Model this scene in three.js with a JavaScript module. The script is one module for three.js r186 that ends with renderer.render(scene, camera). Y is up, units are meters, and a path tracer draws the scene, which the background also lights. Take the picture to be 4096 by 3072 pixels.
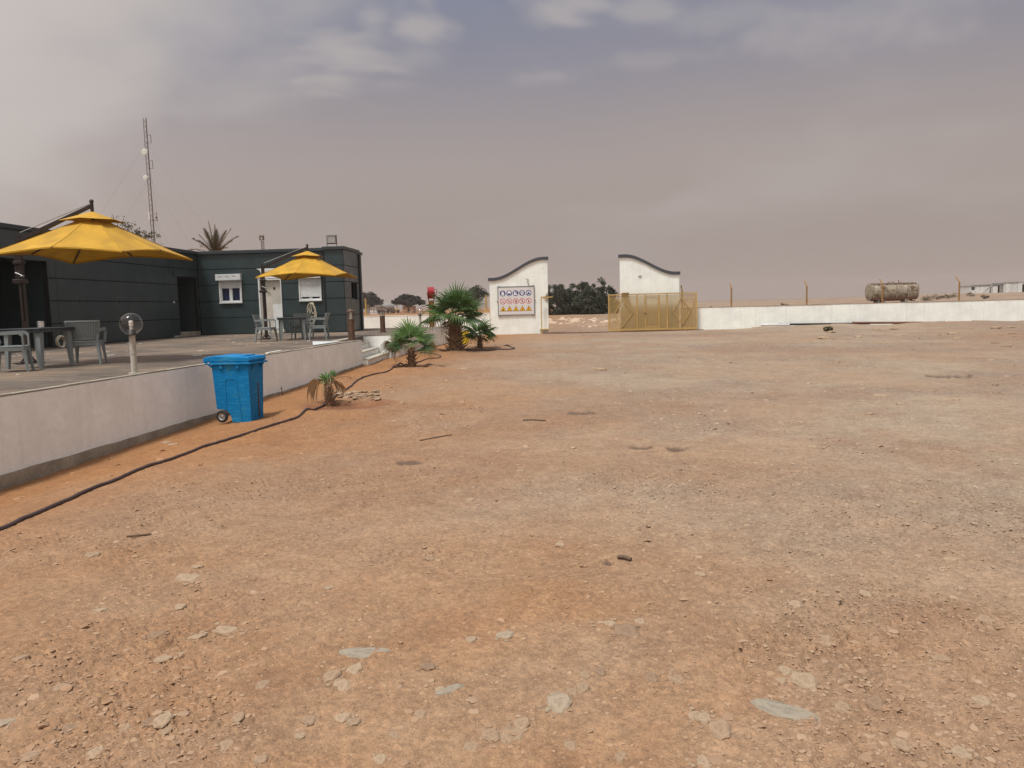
import * as THREE from 'three';
import { mergeGeometries } from 'three/addons/utils/BufferGeometryUtils.js';
import { RoundedBoxGeometry } from 'three/addons/geometries/RoundedBoxGeometry.js';

// ------------------------------------------------------------------ camera, sky, sun, exposure
const EYE = 1.70, T = 0.83, FOCAL = 769;
const scene = new THREE.Scene();
const camera = new THREE.PerspectiveCamera(2 * Math.atan(384 / FOCAL) * 180 / Math.PI, 4 / 3, 0.1, 4000);
camera.position.set(0, EYE, 0);
camera.rotation.order = 'YXZ';
camera.rotation.set(-Math.atan(77.8 / FOCAL), Math.atan(48 / FOCAL), -0.026);
camera.updateMatrixWorld(true);
const renderer = new THREE.WebGLRenderer({ antialias: true });
renderer.setSize(1024, 768);
renderer.toneMapping = THREE.LinearToneMapping;
renderer.toneMappingExposure = 1.40;
renderer.shadowMap.enabled = true;

const SUN = new THREE.Vector3(-0.22, 0.88, 0.30).normalize();
const sun = new THREE.DirectionalLight(new THREE.Color().setRGB(1.0, 0.99, 0.955), 2.25);
sun.position.copy(SUN).multiplyScalar(80);
sun.castShadow = true;
sun.shadow.radius = 22;
Object.assign(sun.shadow.camera, { left: -60, right: 60, top: 60, bottom: -60, near: 1, far: 250 });
sun.shadow.mapSize.set(2048, 2048);
scene.add(sun);

// ------------------------------------------------------------------ noise and numbers
function hash(ix, iy, s) {
  let h = Math.imul(ix, 374761393) ^ Math.imul(iy, 668265263) ^ Math.imul(s, 2147483647 ^ 0x5bd1e995);
  h = Math.imul(h ^ (h >>> 13), 1274126177); h ^= h >>> 16;
  h = Math.imul(h, 2246822519); h ^= h >>> 13;
  return (h >>> 0) / 4294967296;
}
function vn(x, y, s = 1, per = 0) {
  let ix = Math.floor(x), iy = Math.floor(y); const fx = x - ix, fy = y - iy;
  let jx = ix + 1, jy = iy + 1;
  if (per) { ix = ((ix % per) + per) % per; iy = ((iy % per) + per) % per; jx = ((jx % per) + per) % per; jy = ((jy % per) + per) % per; }
  const u = fx * fx * (3 - 2 * fx), v = fy * fy * (3 - 2 * fy);
  const a = hash(ix, iy, s), b = hash(jx, iy, s), c = hash(ix, jy, s), d = hash(jx, jy, s);
  return a + (b - a) * u + (c - a) * v + (a - b - c + d) * u * v;
}
function fbm(x, y, o = 4, s = 1, per = 0) {
  let t = 0, a = 0.5, n = 0;
  for (let i = 0; i < o; i++) { t += a * vn(x, y, s + i * 17, per); n += a; a *= 0.5; x *= 2; y *= 2; per *= 2; }
  return t / n;
}
const sm = (a, b, x) => { const t = Math.min(1, Math.max(0, (x - a) / (b - a))); return t * t * (3 - 2 * t); };
const mix = (a, b, t) => a + (b - a) * t;
const mix3 = (a, b, t) => [mix(a[0], b[0], t), mix(a[1], b[1], t), mix(a[2], b[2], t)];
function rng(seed) { let a = seed >>> 0; return () => { a = (a + 0x6D2B79F5) | 0; let t = Math.imul(a ^ (a >>> 15), 1 | a); t = (t + Math.imul(t ^ (t >>> 7), 61 | t)) ^ t; return ((t ^ (t >>> 14)) >>> 0) / 4294967296; }; }
const lin = (v) => { v /= 255; return v <= 0.04045 ? v / 12.92 : Math.pow((v + 0.055) / 1.055, 2.4); };
const L3 = (r, g, b) => [lin(r), lin(g), lin(b)];
const V = (x, y, z) => new THREE.Vector3(x, y, z);

// a pixel of the 1024 x 768 photograph gives a direction; the distance comes from what the point lies on
function ray(px, py) { return V((px - 512) / FOCAL, -(py - 384) / FOCAL, -1).applyQuaternion(camera.quaternion); }
function onLevel(px, py, y) { const d = ray(px, py), t = (y - EYE) / d.y; return V(d.x * t, y, d.z * t); }
function onGround(px, py) { let y = 0, p; for (let i = 0; i < 8; i++) { p = onLevel(px, py, y); y = 0.5 * y + 0.5 * ground(p.x, p.z); } p.y = ground(p.x, p.z); return p; }

// ------------------------------------------------------------------ the sky: dusty air and thin cloud
{
  const W = 2048, H = 1024, data = new Float32Array(W * H * 4);
  const gain = 0.70;
  const horizon = L3(162, 148, 142), low = L3(168, 157, 153), blue = L3(121, 129, 152), cloud = L3(188, 181, 177), bankC = L3(189, 181, 177);
  const lumps = [ // pixel of the photograph, half sizes in pixels, strength
    [345, 62, 62, 34, 0.95], [372, 20, 22, 16, 0.7], [418, 26, 36, 17, 0.75], [330, 80, 50, 20, 0.5], [415, 55, 34, 12, 0.4], [390, 85, 40, 12, 0.35],
    [570, 8, 44, 16, 0.8], [640, 10, 40, 14, 0.6], [720, 18, 60, 16, 0.35], [540, 78, 30, 8, 0.45], [640, 62, 70, 9, 0.3], [860, 20, 130, 26, 0.45],
  ].map(([x, y, w, h, k]) => ({ d: ray(x, y).normalize(), u: V(1, 0, 0), w: w / FOCAL, h: h / FOCAL, k }));
  for (let j = 0; j < H; j++) {
    const el = ((j + 0.5) / H - 0.5) * Math.PI, y = Math.sin(el), c = Math.cos(el);
    for (let i = 0; i < W; i++) {
      const az = ((i + 0.5) / W - 0.5) * 2 * Math.PI;
      const x = c * Math.cos(az), z = c * Math.sin(az);
      const k = (j * W + i) * 4;
      let col;
      if (y < -0.02) { col = L3(168, 140, 118); }
      else {
        const yy = Math.max(y, 0);
        const qx = x / (yy + 0.22), qz = z / (yy + 0.22), wx = fbm(qx * 0.9, qz * 0.9, 3, 51) - 0.5, wz = fbm(qx * 0.9 + 40, qz * 0.9, 3, 53) - 0.5;
        const px = 0.79 * qx + 0.61 * qz + wx * 0.9, pz = -0.61 * qx + 0.79 * qz + wz * 0.9;
        const wob = (fbm(px * 0.7 + 9, pz * 0.7, 3, 5) - 0.5);
        col = mix3(horizon, low, sm(0.0, 0.20, yy));
        col = mix3(col, blue, sm(0.14, 0.40, yy + wob * 0.06) * 0.95);
        // thin veil everywhere, heavier where the noise says so
        const veil = fbm(px * 1.15 + 3, pz * 1.15 + 7, 6, 11);
        let den = sm(0.36, 0.80, veil) * 0.42;
        // the bright bank that covers the part of the sky on the sun's side
        const side = (x * -0.75 + z * 0.66) / Math.max(0.2, c);
        const bankNoise = fbm(px * 2.4 + 21, pz * 2.4 + 4, 5, 31) - 0.5;
        // the bank's edge runs upward to the right of the mast
        const bank = sm(-0.20, 0.20, side + 0.34 - (0.36 - Math.min(0.36, yy)) * 0.95 + bankNoise * 0.30);
        den = Math.max(den, bank * 0.80);
        // separate heaps of cloud
        for (const q of lumps) {
          const dx = x - q.d.x, dy = y - q.d.y, dz = z - q.d.z;
          if (dx * dx + dy * dy + dz * dz > 0.36) continue;
          const along = (dx * -q.d.z + dz * q.d.x) / Math.hypot(q.d.x, q.d.z);
          const e = Math.hypot(along / q.w, dy / q.h);
          const n = fbm(px * 7 + 1, pz * 7 + 2, 5, 41) + 0.5 * (fbm(px * 20, pz * 20, 3, 43) - 0.5);
          den = Math.max(den, 0.80 * q.k * sm(1.3, 0.0, e + (n - 0.5) * 1.5));
        }
        den *= sm(-0.02, 0.16, yy);
        col = mix3(col, cloud, den); col = mix3(col, bankC, bank * 0.85 * sm(0.10, 0.34, yy));
      }
      // hazy glow round the sun
      { const b2 = y < -0.02 ? 1 : 1 + 0.17 * sm(-0.50, 0.12, (x * -0.75 + z * 0.66) / Math.max(0.2, c)); col = [col[0] * b2, col[1] * b2 * 0.995, col[2] * b2 * 0.99]; }
      const cs = x * SUN.x + y * SUN.y + z * SUN.z, ang = Math.acos(Math.min(1, Math.max(-1, cs))) * 180 / Math.PI;
      const glow = y < -0.02 ? 0 : 0.80 * Math.exp(-((ang / 28) ** 2)) + 0.42 * Math.exp(-((ang / 46) ** 2));
      data[k] = (col[0] + glow * 0.98) * gain; data[k + 1] = (col[1] + glow) * gain; data[k + 2] = (col[2] + glow * 0.99) * gain; data[k + 3] = 1;
    }
  }
  const tex = new THREE.DataTexture(data, W, H, THREE.RGBAFormat, THREE.FloatType);
  tex.mapping = THREE.EquirectangularReflectionMapping;
  tex.magFilter = tex.minFilter = THREE.LinearFilter; tex.wrapS = THREE.RepeatWrapping;
  tex.colorSpace = THREE.LinearSRGBColorSpace;
  tex.needsUpdate = true;
  scene.background = tex; scene.environment = tex;
}
scene.fog = new THREE.FogExp2(new THREE.Color().setRGB(0.78, 0.68, 0.62), 0.00035);

// ------------------------------------------------------------------ helpers for things and parts
const taken = new Map();
function numbered(name) { const n = taken.get(name) ?? 0; taken.set(name, n + 1); return n ? `${name}_${String(n).padStart(3, '0')}` : name; }
function shade(o) { o.castShadow = o.receiveShadow = true; return o; }
function tag(o, label, category, group, kind) { if (label) o.userData.label = label; if (category) o.userData.category = category; if (group) o.userData.group = group; if (kind) o.userData.kind = kind; return o; }
function thing(name, label, category, p = [0, 0, 0], turn = 0, group) {
  const o = new THREE.Group(); o.name = numbered(name); o.position.set(...p); o.rotation.y = turn; scene.add(o);
  return tag(o, label, category, group);
}
function part(name, geo, m, parent) {
  if (Array.isArray(geo)) geo = merge(geo);
  const o = shade(new THREE.Mesh(geo, m)); o.name = parent ? name : numbered(name); (parent ?? scene).add(o); return o;
}
function merge(list) {
  if (list.length === 1) return list[0];
  const out = list.map((g) => { let k = g.index ? g.toNonIndexed() : g; for (const a of Object.keys(k.attributes)) if (!['position', 'normal', 'uv'].includes(a)) k.deleteAttribute(a); if (!k.attributes.uv) k.setAttribute('uv', new THREE.BufferAttribute(new Float32Array(k.attributes.position.count * 2), 2)); return k; });
  return mergeGeometries(out);
}
function copy(o, p, turn, label, group) {
  const c = o.clone(); c.name = numbered(o.userData.kindName ?? o.name.replace(/_\d{3}$/, '')); scene.add(c); c.userData = { ...o.userData };
  if (p) c.position.set(...p); if (turn !== undefined) c.rotation.set(0, turn, 0);
  if (label) c.userData.label = label; if (group) c.userData.group = group; return c;
}
// uv in metres from the face's main axis
function uvm(g, s = 1, ox = 0, oy = 0) {
  const p = g.attributes.position, n = g.attributes.normal, uv = new Float32Array(p.count * 2);
  for (let i = 0; i < p.count; i++) {
    const ax = Math.abs(n.getX(i)), ay = Math.abs(n.getY(i)), az = Math.abs(n.getZ(i));
    let u, v;
    if (ay > ax && ay > az) { u = p.getX(i); v = p.getZ(i); } else if (ax > az) { u = p.getZ(i); v = p.getY(i); } else { u = p.getX(i); v = p.getY(i); }
    uv[2 * i] = u * s + ox; uv[2 * i + 1] = v * s + oy;
  }
  g.setAttribute('uv', new THREE.BufferAttribute(uv, 2)); return g;
}
function box(x0, x1, y0, y1, z0, z1, bev = 0) {
  const w = Math.abs(x1 - x0), h = Math.abs(y1 - y0), d = Math.abs(z1 - z0);
  const g = bev > 0 ? new RoundedBoxGeometry(w, h, d, 2, Math.min(bev, w * 0.45, h * 0.45, d * 0.45)) : new THREE.BoxGeometry(w, h, d);
  g.translate((x0 + x1) / 2, (y0 + y1) / 2, (z0 + z1) / 2); return uvm(g);
}
// a straight tapered bar with a rectangular section (w across, d deep)
function bar(a, b, w0, w1 = w0, d0 = w0, d1 = w1) {
  const A = V(...(a.isVector3 ? a.toArray() : a)), B = V(...(b.isVector3 ? b.toArray() : b)), ax = B.clone().sub(A), len = ax.length(); ax.normalize();
  const g = new THREE.BoxGeometry(1, len, 1), p = g.attributes.position;
  for (let i = 0; i < p.count; i++) { const t = p.getY(i) / len + 0.5; p.setX(i, p.getX(i) * mix(w0, w1, t)); p.setZ(i, p.getZ(i) * mix(d0, d1, t)); }
  let ref = Math.abs(ax.y) > 0.95 ? V(0, 0, 1) : V(0, 1, 0); const side = V().crossVectors(ax, ref).normalize(); ref = V().crossVectors(side, ax).normalize();
  if (Math.abs(ax.y) > 0.95) { const m = new THREE.Matrix4().makeBasis(V(1, 0, 0), V(0, 1, 0), V(0, 0, 1)); g.applyMatrix4(m); g.applyQuaternion(new THREE.Quaternion().setFromUnitVectors(V(0, 1, 0), ax)); } else g.applyMatrix4(new THREE.Matrix4().makeBasis(side, ax, ref.negate()));
  g.translate((A.x + B.x) / 2, (A.y + B.y) / 2, (A.z + B.z) / 2); g.computeVertexNormals(); return g;
}
function rod(a, b, r0, r1 = r0, seg = 10) {
  const A = V(...(a.isVector3 ? a.toArray() : a)), B = V(...(b.isVector3 ? b.toArray() : b)), ax = B.clone().sub(A), len = ax.length(); ax.normalize();
  const g = new THREE.CylinderGeometry(r1, r0, len, seg); g.applyQuaternion(new THREE.Quaternion().setFromUnitVectors(V(0, 1, 0), ax)); g.translate((A.x + B.x) / 2, (A.y + B.y) / 2, (A.z + B.z) / 2); return g;
}
function tube(pts, r, seg = 40, rad = 8, closed = false) { return new THREE.TubeGeometry(new THREE.CatmullRomCurve3(pts.map((p) => p.isVector3 ? p : V(...p)), closed), seg, r, rad, closed); }
function lathe(pts, seg = 24) { return new THREE.LatheGeometry(pts.map(([r, y]) => new THREE.Vector2(r, y)), seg); }
// cut openings out of a rectangle; returns rectangles
const cut = (u0, u1, v0, v1, op) => {
    let list = [[u0, u1, v0, v1]];
    for (const [a, c, d, e] of op) { const out = []; for (const [p, q, r, s] of list) { if (c <= p || a >= q || e <= r || d >= s) { out.push([p, q, r, s]); continue; } if (a > p) out.push([p, a, r, s]); if (c < q) out.push([c, q, r, s]); const p2 = Math.max(p, a), q2 = Math.min(q, c); if (d > r) out.push([p2, q2, r, d]); if (e < s) out.push([p2, q2, e, s]); } list = out; }
    return list.filter(([p, q, r, s]) => q - p > 0.004 && s - r > 0.004);
  };
function triGeo(pos, uv, col) {
  const g = new THREE.BufferGeometry(); g.setAttribute('position', new THREE.Float32BufferAttribute(pos, 3));
  g.setAttribute('uv', new THREE.Float32BufferAttribute(uv ?? new Array(pos.length / 3 * 2).fill(0), 2));
  if (col) g.setAttribute('color', new THREE.Float32BufferAttribute(col, 3));
  g.computeVertexNormals(); return g;
}

// ------------------------------------------------------------------ textures (what surfaces are made of)
function tex(size, fn, srgb = true, rep = 1) {
  const d = new Uint8Array(size * size * 4);
  for (let j = 0; j < size; j++) for (let i = 0; i < size; i++) { const c = fn(i / size, j / size), k = (j * size + i) * 4; d[k] = Math.max(0, Math.min(255, c[0])); d[k + 1] = Math.max(0, Math.min(255, c[1])); d[k + 2] = Math.max(0, Math.min(255, c[2])); d[k + 3] = 255; }
  const t = new THREE.DataTexture(d, size, size); t.wrapS = t.wrapT = THREE.RepeatWrapping; t.magFilter = THREE.LinearFilter; t.minFilter = THREE.LinearMipmapLinearFilter; t.generateMipmaps = true;
  if (srgb) t.colorSpace = THREE.SRGBColorSpace; t.repeat.set(rep, rep); t.needsUpdate = true; return t;
}
const grey = (v) => [v, v, v];
// white render: trowel mottling, rain streaks, a few chips
const plasterMap = tex(1024, (u, v) => {
  const a = fbm(u * 6, v * 6, 5, 3, 6), b = fbm(u * 40, v * 40, 3, 9, 40), st = fbm(u * 64, v * 2, 3, 13, 2 * 1) * 0.0 + vn(u * 96, v * 3, 15, 96 * 0 + 0) * 0;
  const streak = fbm(u * 24, v * 2, 3, 21, 0);
  let k = 243 + (a - 0.5) * 22 + (b - 0.5) * 12 - Math.max(0, streak - 0.6) * 24 + st;
  const ch = vn(u * 90, v * 90, 33, 90); if (ch > 0.955) k -= (ch - 0.955) * 900;
  return [k, k * 1.0, k * 0.985];
}, true, 1 / 2.5);
const plasterBump = tex(512, (u, v) => grey(128 + (fbm(u * 30, v * 30, 4, 5, 30) - 0.5) * 120 + (fbm(u * 4, v * 4, 3, 7, 4) - 0.5) * 80), false, 1 / 1.2);
const concreteMap = tex(512, (u, v) => { const a = fbm(u * 5, v * 5, 5, 61, 5), b = fbm(u * 60, v * 60, 2, 63, 60), k = 212 + (a - 0.5) * 80 + (b - 0.5) * 36; return [k, k * 0.975, k * 0.94]; }, true, 1 / 1.6);
const panelMap = tex(512, (u, v) => { const a = fbm(u * 4, v * 4, 5, 71, 4), b = fbm(u * 50, v * 50, 2, 73, 50), k = 232 + (a - 0.5) * 44 + (b - 0.5) * 22; return [k + (a - 0.5) * 12, k, k]; }, true, 1 / 2.2);
const panelRough = tex(512, (u, v) => grey(150 + (fbm(u * 5, v * 5, 5, 75, 5) - 0.5) * 120), false, 1 / 2.2);
// terrace floor: wood-look porcelain boards, dusty
const floorMap = tex(1024, (u, v) => {
  const rows = 20, y = v * rows, r = Math.floor(y), fy = y - r, cols = 3, off = hash(r, 7, 3), x = (u + off) * cols, ci = Math.floor(x), fx = x - ci;
  const tone = hash(r, ((ci % cols) + cols) % cols, 91), gr = fbm(u * 10 + tone * 9, v * 140 + tone * 40, 4, 93), dust = fbm(u * 5, v * 5, 5, 97, 5);
  let k = 104 + (tone - 0.5) * 34 + (gr - 0.5) * 60; let c = [k * 1.04, k * 0.97, k * 0.90];
  c = mix3(c, [150, 134, 116], sm(0.42, 0.75, dust) * 0.65);
  const sp = vn(u * 70, v * 300, 99); if (sp > 0.93) c = mix3(c, [196, 186, 172], 0.6);
  if (fy < 0.06 || fx < 0.006) c = [58, 53, 48]; return c;
}, true, 1 / 3.6);
const grainBump = tex(512, (u, v) => grey(128 + (fbm(u * 60, v * 60, 3, 111, 60) - 0.5) * 200), false, 2);
// packed dirt with embedded grit (the big colour patches come from the vertices)
const dirtMap = tex(2048, (u, v) => {
  const a = fbm(u * 9, v * 9, 4, 121, 9), b = fbm(u * 150, v * 150, 3, 123, 150), c = vn(u * 340, v * 340, 127, 340), w = fbm(u * 34, v * 34, 3, 129, 34), f = vn(u * 800, v * 800, 131, 800);
  let k = 212 + (a - 0.5) * 22 + (b - 0.5) * 56 + (w - 0.5) * 22 + (f - 0.5) * 40;
  if (c > 0.88) k += (c - 0.88) * 240; if (c < 0.12) k -= (0.12 - c) * 520;
  return [k, k - 1 + (w - 0.5) * 6, k - 2 + (w - 0.5) * 10];
}, true, 1);
const dirtBump = tex(2048, (u, v) => { const b = fbm(u * 110, v * 110, 3, 141, 110), r = 1 - Math.abs(2 * fbm(u * 60, v * 60, 3, 143, 60) - 1), f = vn(u * 640, v * 640, 145, 640); return grey(20 + b * 120 + r * r * 60 + f * 46); }, false, 1);
const rockMap = tex(512, (u, v) => { const a = fbm(u * 6, v * 6, 6, 151, 6), b = fbm(u * 30, v * 30, 3, 153, 30), k = 226 + (a - 0.5) * 70 + (b - 0.5) * 40; return [k, k * 0.985, k * 0.965]; }, true, 3);
const barkMap = tex(512, (u, v) => { const a = fbm(u * 12, v * 40, 4, 161), k = 205 + (a - 0.5) * 170; return [k, k * 0.95, k * 0.9]; }, true, 2);
// flaking paint over rust for the old tank
const tankMap = tex(1024, (u, v) => {
  const a = fbm(u * 7, v * 5, 5, 171), b = fbm(u * 26, v * 20, 4, 173), e = a + (b - 0.5) * 0.45;
  let c = mix3([150, 140, 124], [182, 173, 158], sm(0.38, 0.62, b)); c = mix3(c, [128, 112, 94], sm(0.52, 0.60, e) * 0.75); return mix3(c, [96, 66, 48], sm(0.64, 0.70, e) * 0.9);
}, true, 1);
const rustMap = tex(256, (u, v) => { const a = fbm(u * 8, v * 8, 5, 181, 8), k = 212 + (a - 0.5) * 110; return [k, k * 0.93, k * 0.88]; }, true, 2);
const weaveBump = tex(256, (u, v) => { const x = u * 16, y = v * 16, o = (Math.floor(x) + Math.floor(y)) % 2; const s = o ? Math.sin((y % 1) * Math.PI) : Math.sin((x % 1) * Math.PI); return grey(60 + 180 * s); }, false, 8);
// blue plastic with dust and scuffs
const binMap = tex(512, (u, v) => { const a = fbm(u * 3, v * 3, 5, 195, 3), b = fbm(u * 40, v * 40, 3, 197, 40), sc = fbm(u * 8, v * 90, 3, 199), k = 1 + (a - 0.5) * 0.16; let c = [2 * k, 114 * k, 174 * k]; c = mix3(c, [128, 132, 128], 0.34 * sm(0.52, 0.78, a + (b - 0.5) * 0.5)); if (sc > 0.66) c = mix3(c, [60, 150, 200], 0.5); return c; }, true, 1);
const clothMap = tex(512, (u, v) => { const a = fbm(u * 5, v * 5, 5, 191, 5), b = vn(u * 256, v * 256, 193, 256), k = 222 + (a - 0.5) * 62 + (b - 0.5) * 20; return [k, k, k * 0.98]; }, true, 0.8);

// ------------------------------------------------------------------ materials
const lc = (a) => new THREE.Color().setRGB(a[0], a[1], a[2]);
function mat(color, o = {}) { return new THREE.MeshStandardMaterial({ color: Array.isArray(color) ? lc(color) : color, roughness: 0.8, metalness: 0, ...o }); }
const M = {
  white: mat([0.95, 0.98, 0.955], { map: plasterMap, bumpMap: plasterBump, bumpScale: 0.004, roughness: 0.9 }),
  terraceWhite: mat([0.96, 0.99, 0.99], { map: plasterMap, bumpMap: plasterBump, bumpScale: 0.005, roughness: 0.9 }),
  concrete: mat([0.47, 0.435, 0.37], { map: concreteMap, bumpMap: plasterBump, bumpScale: 0.012, roughness: 0.95 }),
  stepstone: mat([0.62, 0.60, 0.54], { map: concreteMap, bumpMap: plasterBump, bumpScale: 0.003, roughness: 0.8 }),
  panel: mat([0.038, 0.059, 0.062], { map: panelMap, roughnessMap: panelRough, roughness: 0.62 }),
  panelTrim: mat([0.036, 0.044, 0.050], { map: panelMap, roughness: 0.5 }),
  groove: mat([0.008, 0.010, 0.011], { roughness: 0.9 }),
    floor: mat([0.82, 0.72, 0.64], { map: floorMap, bumpMap: grainBump, bumpScale: 0.001, roughness: 0.78 }),
  pvc: mat([0.80, 0.81, 0.80], { map: panelMap, roughness: 0.45 }),
  door: mat([0.62, 0.58, 0.50], { map: panelMap, roughness: 0.55 }),
  glass: new THREE.MeshPhysicalMaterial({ color: lc([0.9, 0.93, 0.95]), transmission: 1, thickness: 0, roughness: 0.05, ior: 1.5 }),
  smoked: new THREE.MeshPhysicalMaterial({ color: lc([0.90, 0.87, 0.85]), transmission: 1, thickness: 0, roughness: 0.06, ior: 1.45 }),
  curtain: mat([0.045, 0.055, 0.14], { roughness: 0.95 }),
  blackIron: mat([0.02, 0.018, 0.018], { roughness: 0.5 }),
  brownSteel: mat([0.020, 0.011, 0.010], { roughness: 0.45, bumpMap: grainBump, bumpScale: 0.0005 }),
  canopy: new THREE.MeshPhysicalMaterial({ color: lc([0.62, 0.335, 0.012]), map: clothMap, roughness: 0.85, transmission: 0.06, thickness: 0, side: THREE.DoubleSide }),
  plastic: mat([0.20, 0.225, 0.225], { roughness: 0.5 }),
  plasticDark: mat([0.028, 0.032, 0.038], { roughness: 0.42 }),
  bin: new THREE.MeshPhysicalMaterial({ color: 0xffffff, roughness: 0.6, specularIntensity: 0.4, bumpMap: grainBump, bumpScale: 0.0006, map: binMap }),
  rubber: mat([0.02, 0.02, 0.02], { roughness: 0.85 }),
  galv: mat([0.50, 0.50, 0.48], { roughness: 0.42, metalness: 0.7, map: panelMap }),
  postWhite: mat([0.62, 0.61, 0.57], { roughness: 0.6, map: concreteMap }),
  bronze: mat([0.17, 0.105, 0.075], { roughness: 0.5, metalness: 0.15, map: rustMap }),
  yellowSteel: mat([0.56, 0.365, 0.125], { roughness: 0.55, map: panelMap }),
  oldYellow: mat([0.42, 0.27, 0.10], { roughness: 0.7, map: rustMap }),
  capGrey: mat([0.075, 0.078, 0.095], { roughness: 0.7, map: panelMap }),
  panelGrey: mat([0.16, 0.165, 0.18], { roughness: 0.6 }),
  red: mat([0.38, 0.022, 0.034], { roughness: 0.5 }),
  hose: mat([0.060, 0.036, 0.034], { roughness: 0.6, bumpMap: grainBump, bumpScale: 0.001 }),
  cream: mat([0.60, 0.54, 0.40], { roughness: 0.7 }),
  rock: mat([0.385, 0.268, 0.178], { map: rockMap, roughness: 0.97 }),
  rockPale: mat([0.43, 0.315, 0.215], { map: rockMap, roughness: 0.97 }),
  rockGrey: mat([0.40, 0.32, 0.235], { map: rockMap, roughness: 0.97 }),
  rockBrown: mat([0.31, 0.208, 0.138], { map: rockMap, roughness: 0.97 }),
  slabGrey: mat([0.35, 0.305, 0.24], { map: rockMap, roughness: 0.97 }),
  rust: mat([0.24, 0.12, 0.08], { map: rustMap, roughness: 0.9 }),
  tank: mat([0.78, 0.76, 0.72], { map: tankMap, roughness: 0.85 }),
  bark: mat([0.30, 0.20, 0.135], { map: barkMap, roughness: 1 }),
  barkGrey: mat([0.16, 0.13, 0.11], { roughness: 1 }),
  leaf: new THREE.MeshPhysicalMaterial({ color: 0xffffff, vertexColors: true, roughness: 0.55, transmission: 0.12, thickness: 0, side: THREE.DoubleSide }),
  foliage: mat(0xffffff, { vertexColors: true, roughness: 0.9, side: THREE.DoubleSide }),
  siteWhite: mat([0.82, 0.81, 0.78], { roughness: 0.7, map: panelMap }),
  siteMid: mat([0.70, 0.69, 0.66], { roughness: 0.8, map: panelMap }),
  siteGrey: mat([0.30, 0.29, 0.28], { roughness: 0.8, map: panelMap }),
  sand: mat([0.52, 0.34, 0.22], { roughness: 1, map: concreteMap }),
  bucket: mat([0.80, 0.66, 0.015], { roughness: 0.5 }),
  paper: mat([0.74, 0.72, 0.66], { roughness: 0.9 }),
  stick: mat([0.14, 0.09, 0.06], { roughness: 1 }),
};

// ------------------------------------------------------------------ the ground
const terraceX = (z) => -6.32 + 0.0455 * (-8.28 - z);     // front line of the terrace
const STAIR0 = -22.0, STAIR1 = -25.2;
function lerpList(list, x) { for (let i = 1; i < list.length; i++) if (x <= list[i][0]) return mix(list[i - 1][1], list[i][1], sm(list[i - 1][0], list[i][0], x)); return list[list.length - 1][1]; }
const wallFoot = [[-20, -0.25], [0, -0.25], [8.3, -0.21], [12, -0.14], [15.5, -0.04], [22, 0.10], [30, 0.10], [44, 0.10]];
const basins = [[-3.72, -13.05, 0.85], [-4.1, -21.2, 0.6], [-3.8, -28.3, 0.8], [-2.9, -30.8, 1.0]];
function ground(x, z) {
  const t = -z, d = x - terraceX(z);
  let y = 0.10 * sm(10, 42, t);
  const near = d < 0 ? 1 : Math.exp(-((d / 1.25) ** 2));
  if (t < 48) y = mix(y, lerpList(wallFoot, t), near * sm(48, 40, t));
  y += 0.5 * sm(47, 95, t) * sm(600, 300, t) + 0.28 * Math.exp(-(((t - 62) / 5) ** 2)) * (0.4 + vn(x * 0.35, 3, 5));
  if (t > 50) y += 1.35 * sm(0.12, 0.50, x / t) * Math.min(1, (t - 50) / 170) * sm(900, 400, t);
  if (t > 30 && t < 43.8 && x > 8) y += 0.16 * sm(41, 43.6, t) * (0.35 + 0.9 * vn(x * 0.45, 1, 8)) * sm(8, 14, x);
  y += (fbm(x * 0.35, z * 0.35, 3, 201) - 0.5) * 0.07 * sm(1, 5, Math.hypot(x, z)) * (near < 0.6 ? 1 : 0.4);
  for (const [bx, bz, r] of basins) { const q = Math.hypot(x - bx, z - bz) / r; if (q < 1.8) y += 0.09 * Math.exp(-(((q - 1) / 0.30) ** 2)) - 0.05 * sm(0.9, 0.2, q); }
  return y;
}
const pits = [[410, 460.6, 0.20, 0.07], [584, 412.5, 0.28, 0.09], [950, 377, 0.5, 0.12], [640, 446, 0.15, 0.06], [676, 448, 0.13, 0.06], [608, 561, 0.05, 0.03]].map(([px, py, a, b]) => { const p = onLevel(px, py, 0); return [p.x, p.z, a, b]; });
function gravelMask(x, z) { // how stony the dirt is here
  const r = Math.hypot(x, z), d = x - terraceX(z);
  let g = sm(0.40, 0.66, fbm(x * 0.55 + 4, z * 0.55, 4, 211));
  g = Math.max(g, 0.95 * Math.exp(-((((x - 3.0) / 2.2) ** 2) + (((z + 5.8) / 1.6) ** 2))));
  g *= sm(0.2, 2.6, d); void r;
  return g;
}
function sandMask(x, z) { // loose orange sand, blown against the terrace
  const d = x - terraceX(z), n = fbm(x * 0.6, z * 0.6, 4, 221) - 0.5, n2 = fbm(x * 1.9, z * 1.9, 3, 223) - 0.5;
  let o = 1.25 * Math.exp(-Math.max(0, d) / 3.0) + 0.55 * n + 0.2 * n2;
  o += 0.34 * Math.exp(-(((x + 0.2) / 3.2) ** 2) - (((z + 3.2) / 1.9) ** 2)) * (0.5 + fbm(x * 0.9, z * 0.9, 3, 227)); o += 0.10 + 0.45 * (fbm(x * 0.16 + 3, z * 0.16 + 8, 3, 225) - 0.5);
  return Math.min(1, Math.max(0, o));
}
const SAND = [0.42, 0.195, 0.072], BEIGE = [0.358, 0.256, 0.184], PALE = [0.455, 0.342, 0.240], GRIT = [0.345, 0.258, 0.190], RED = [0.29, 0.122, 0.056], STAIN = [0.16, 0.10, 0.068];
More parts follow.
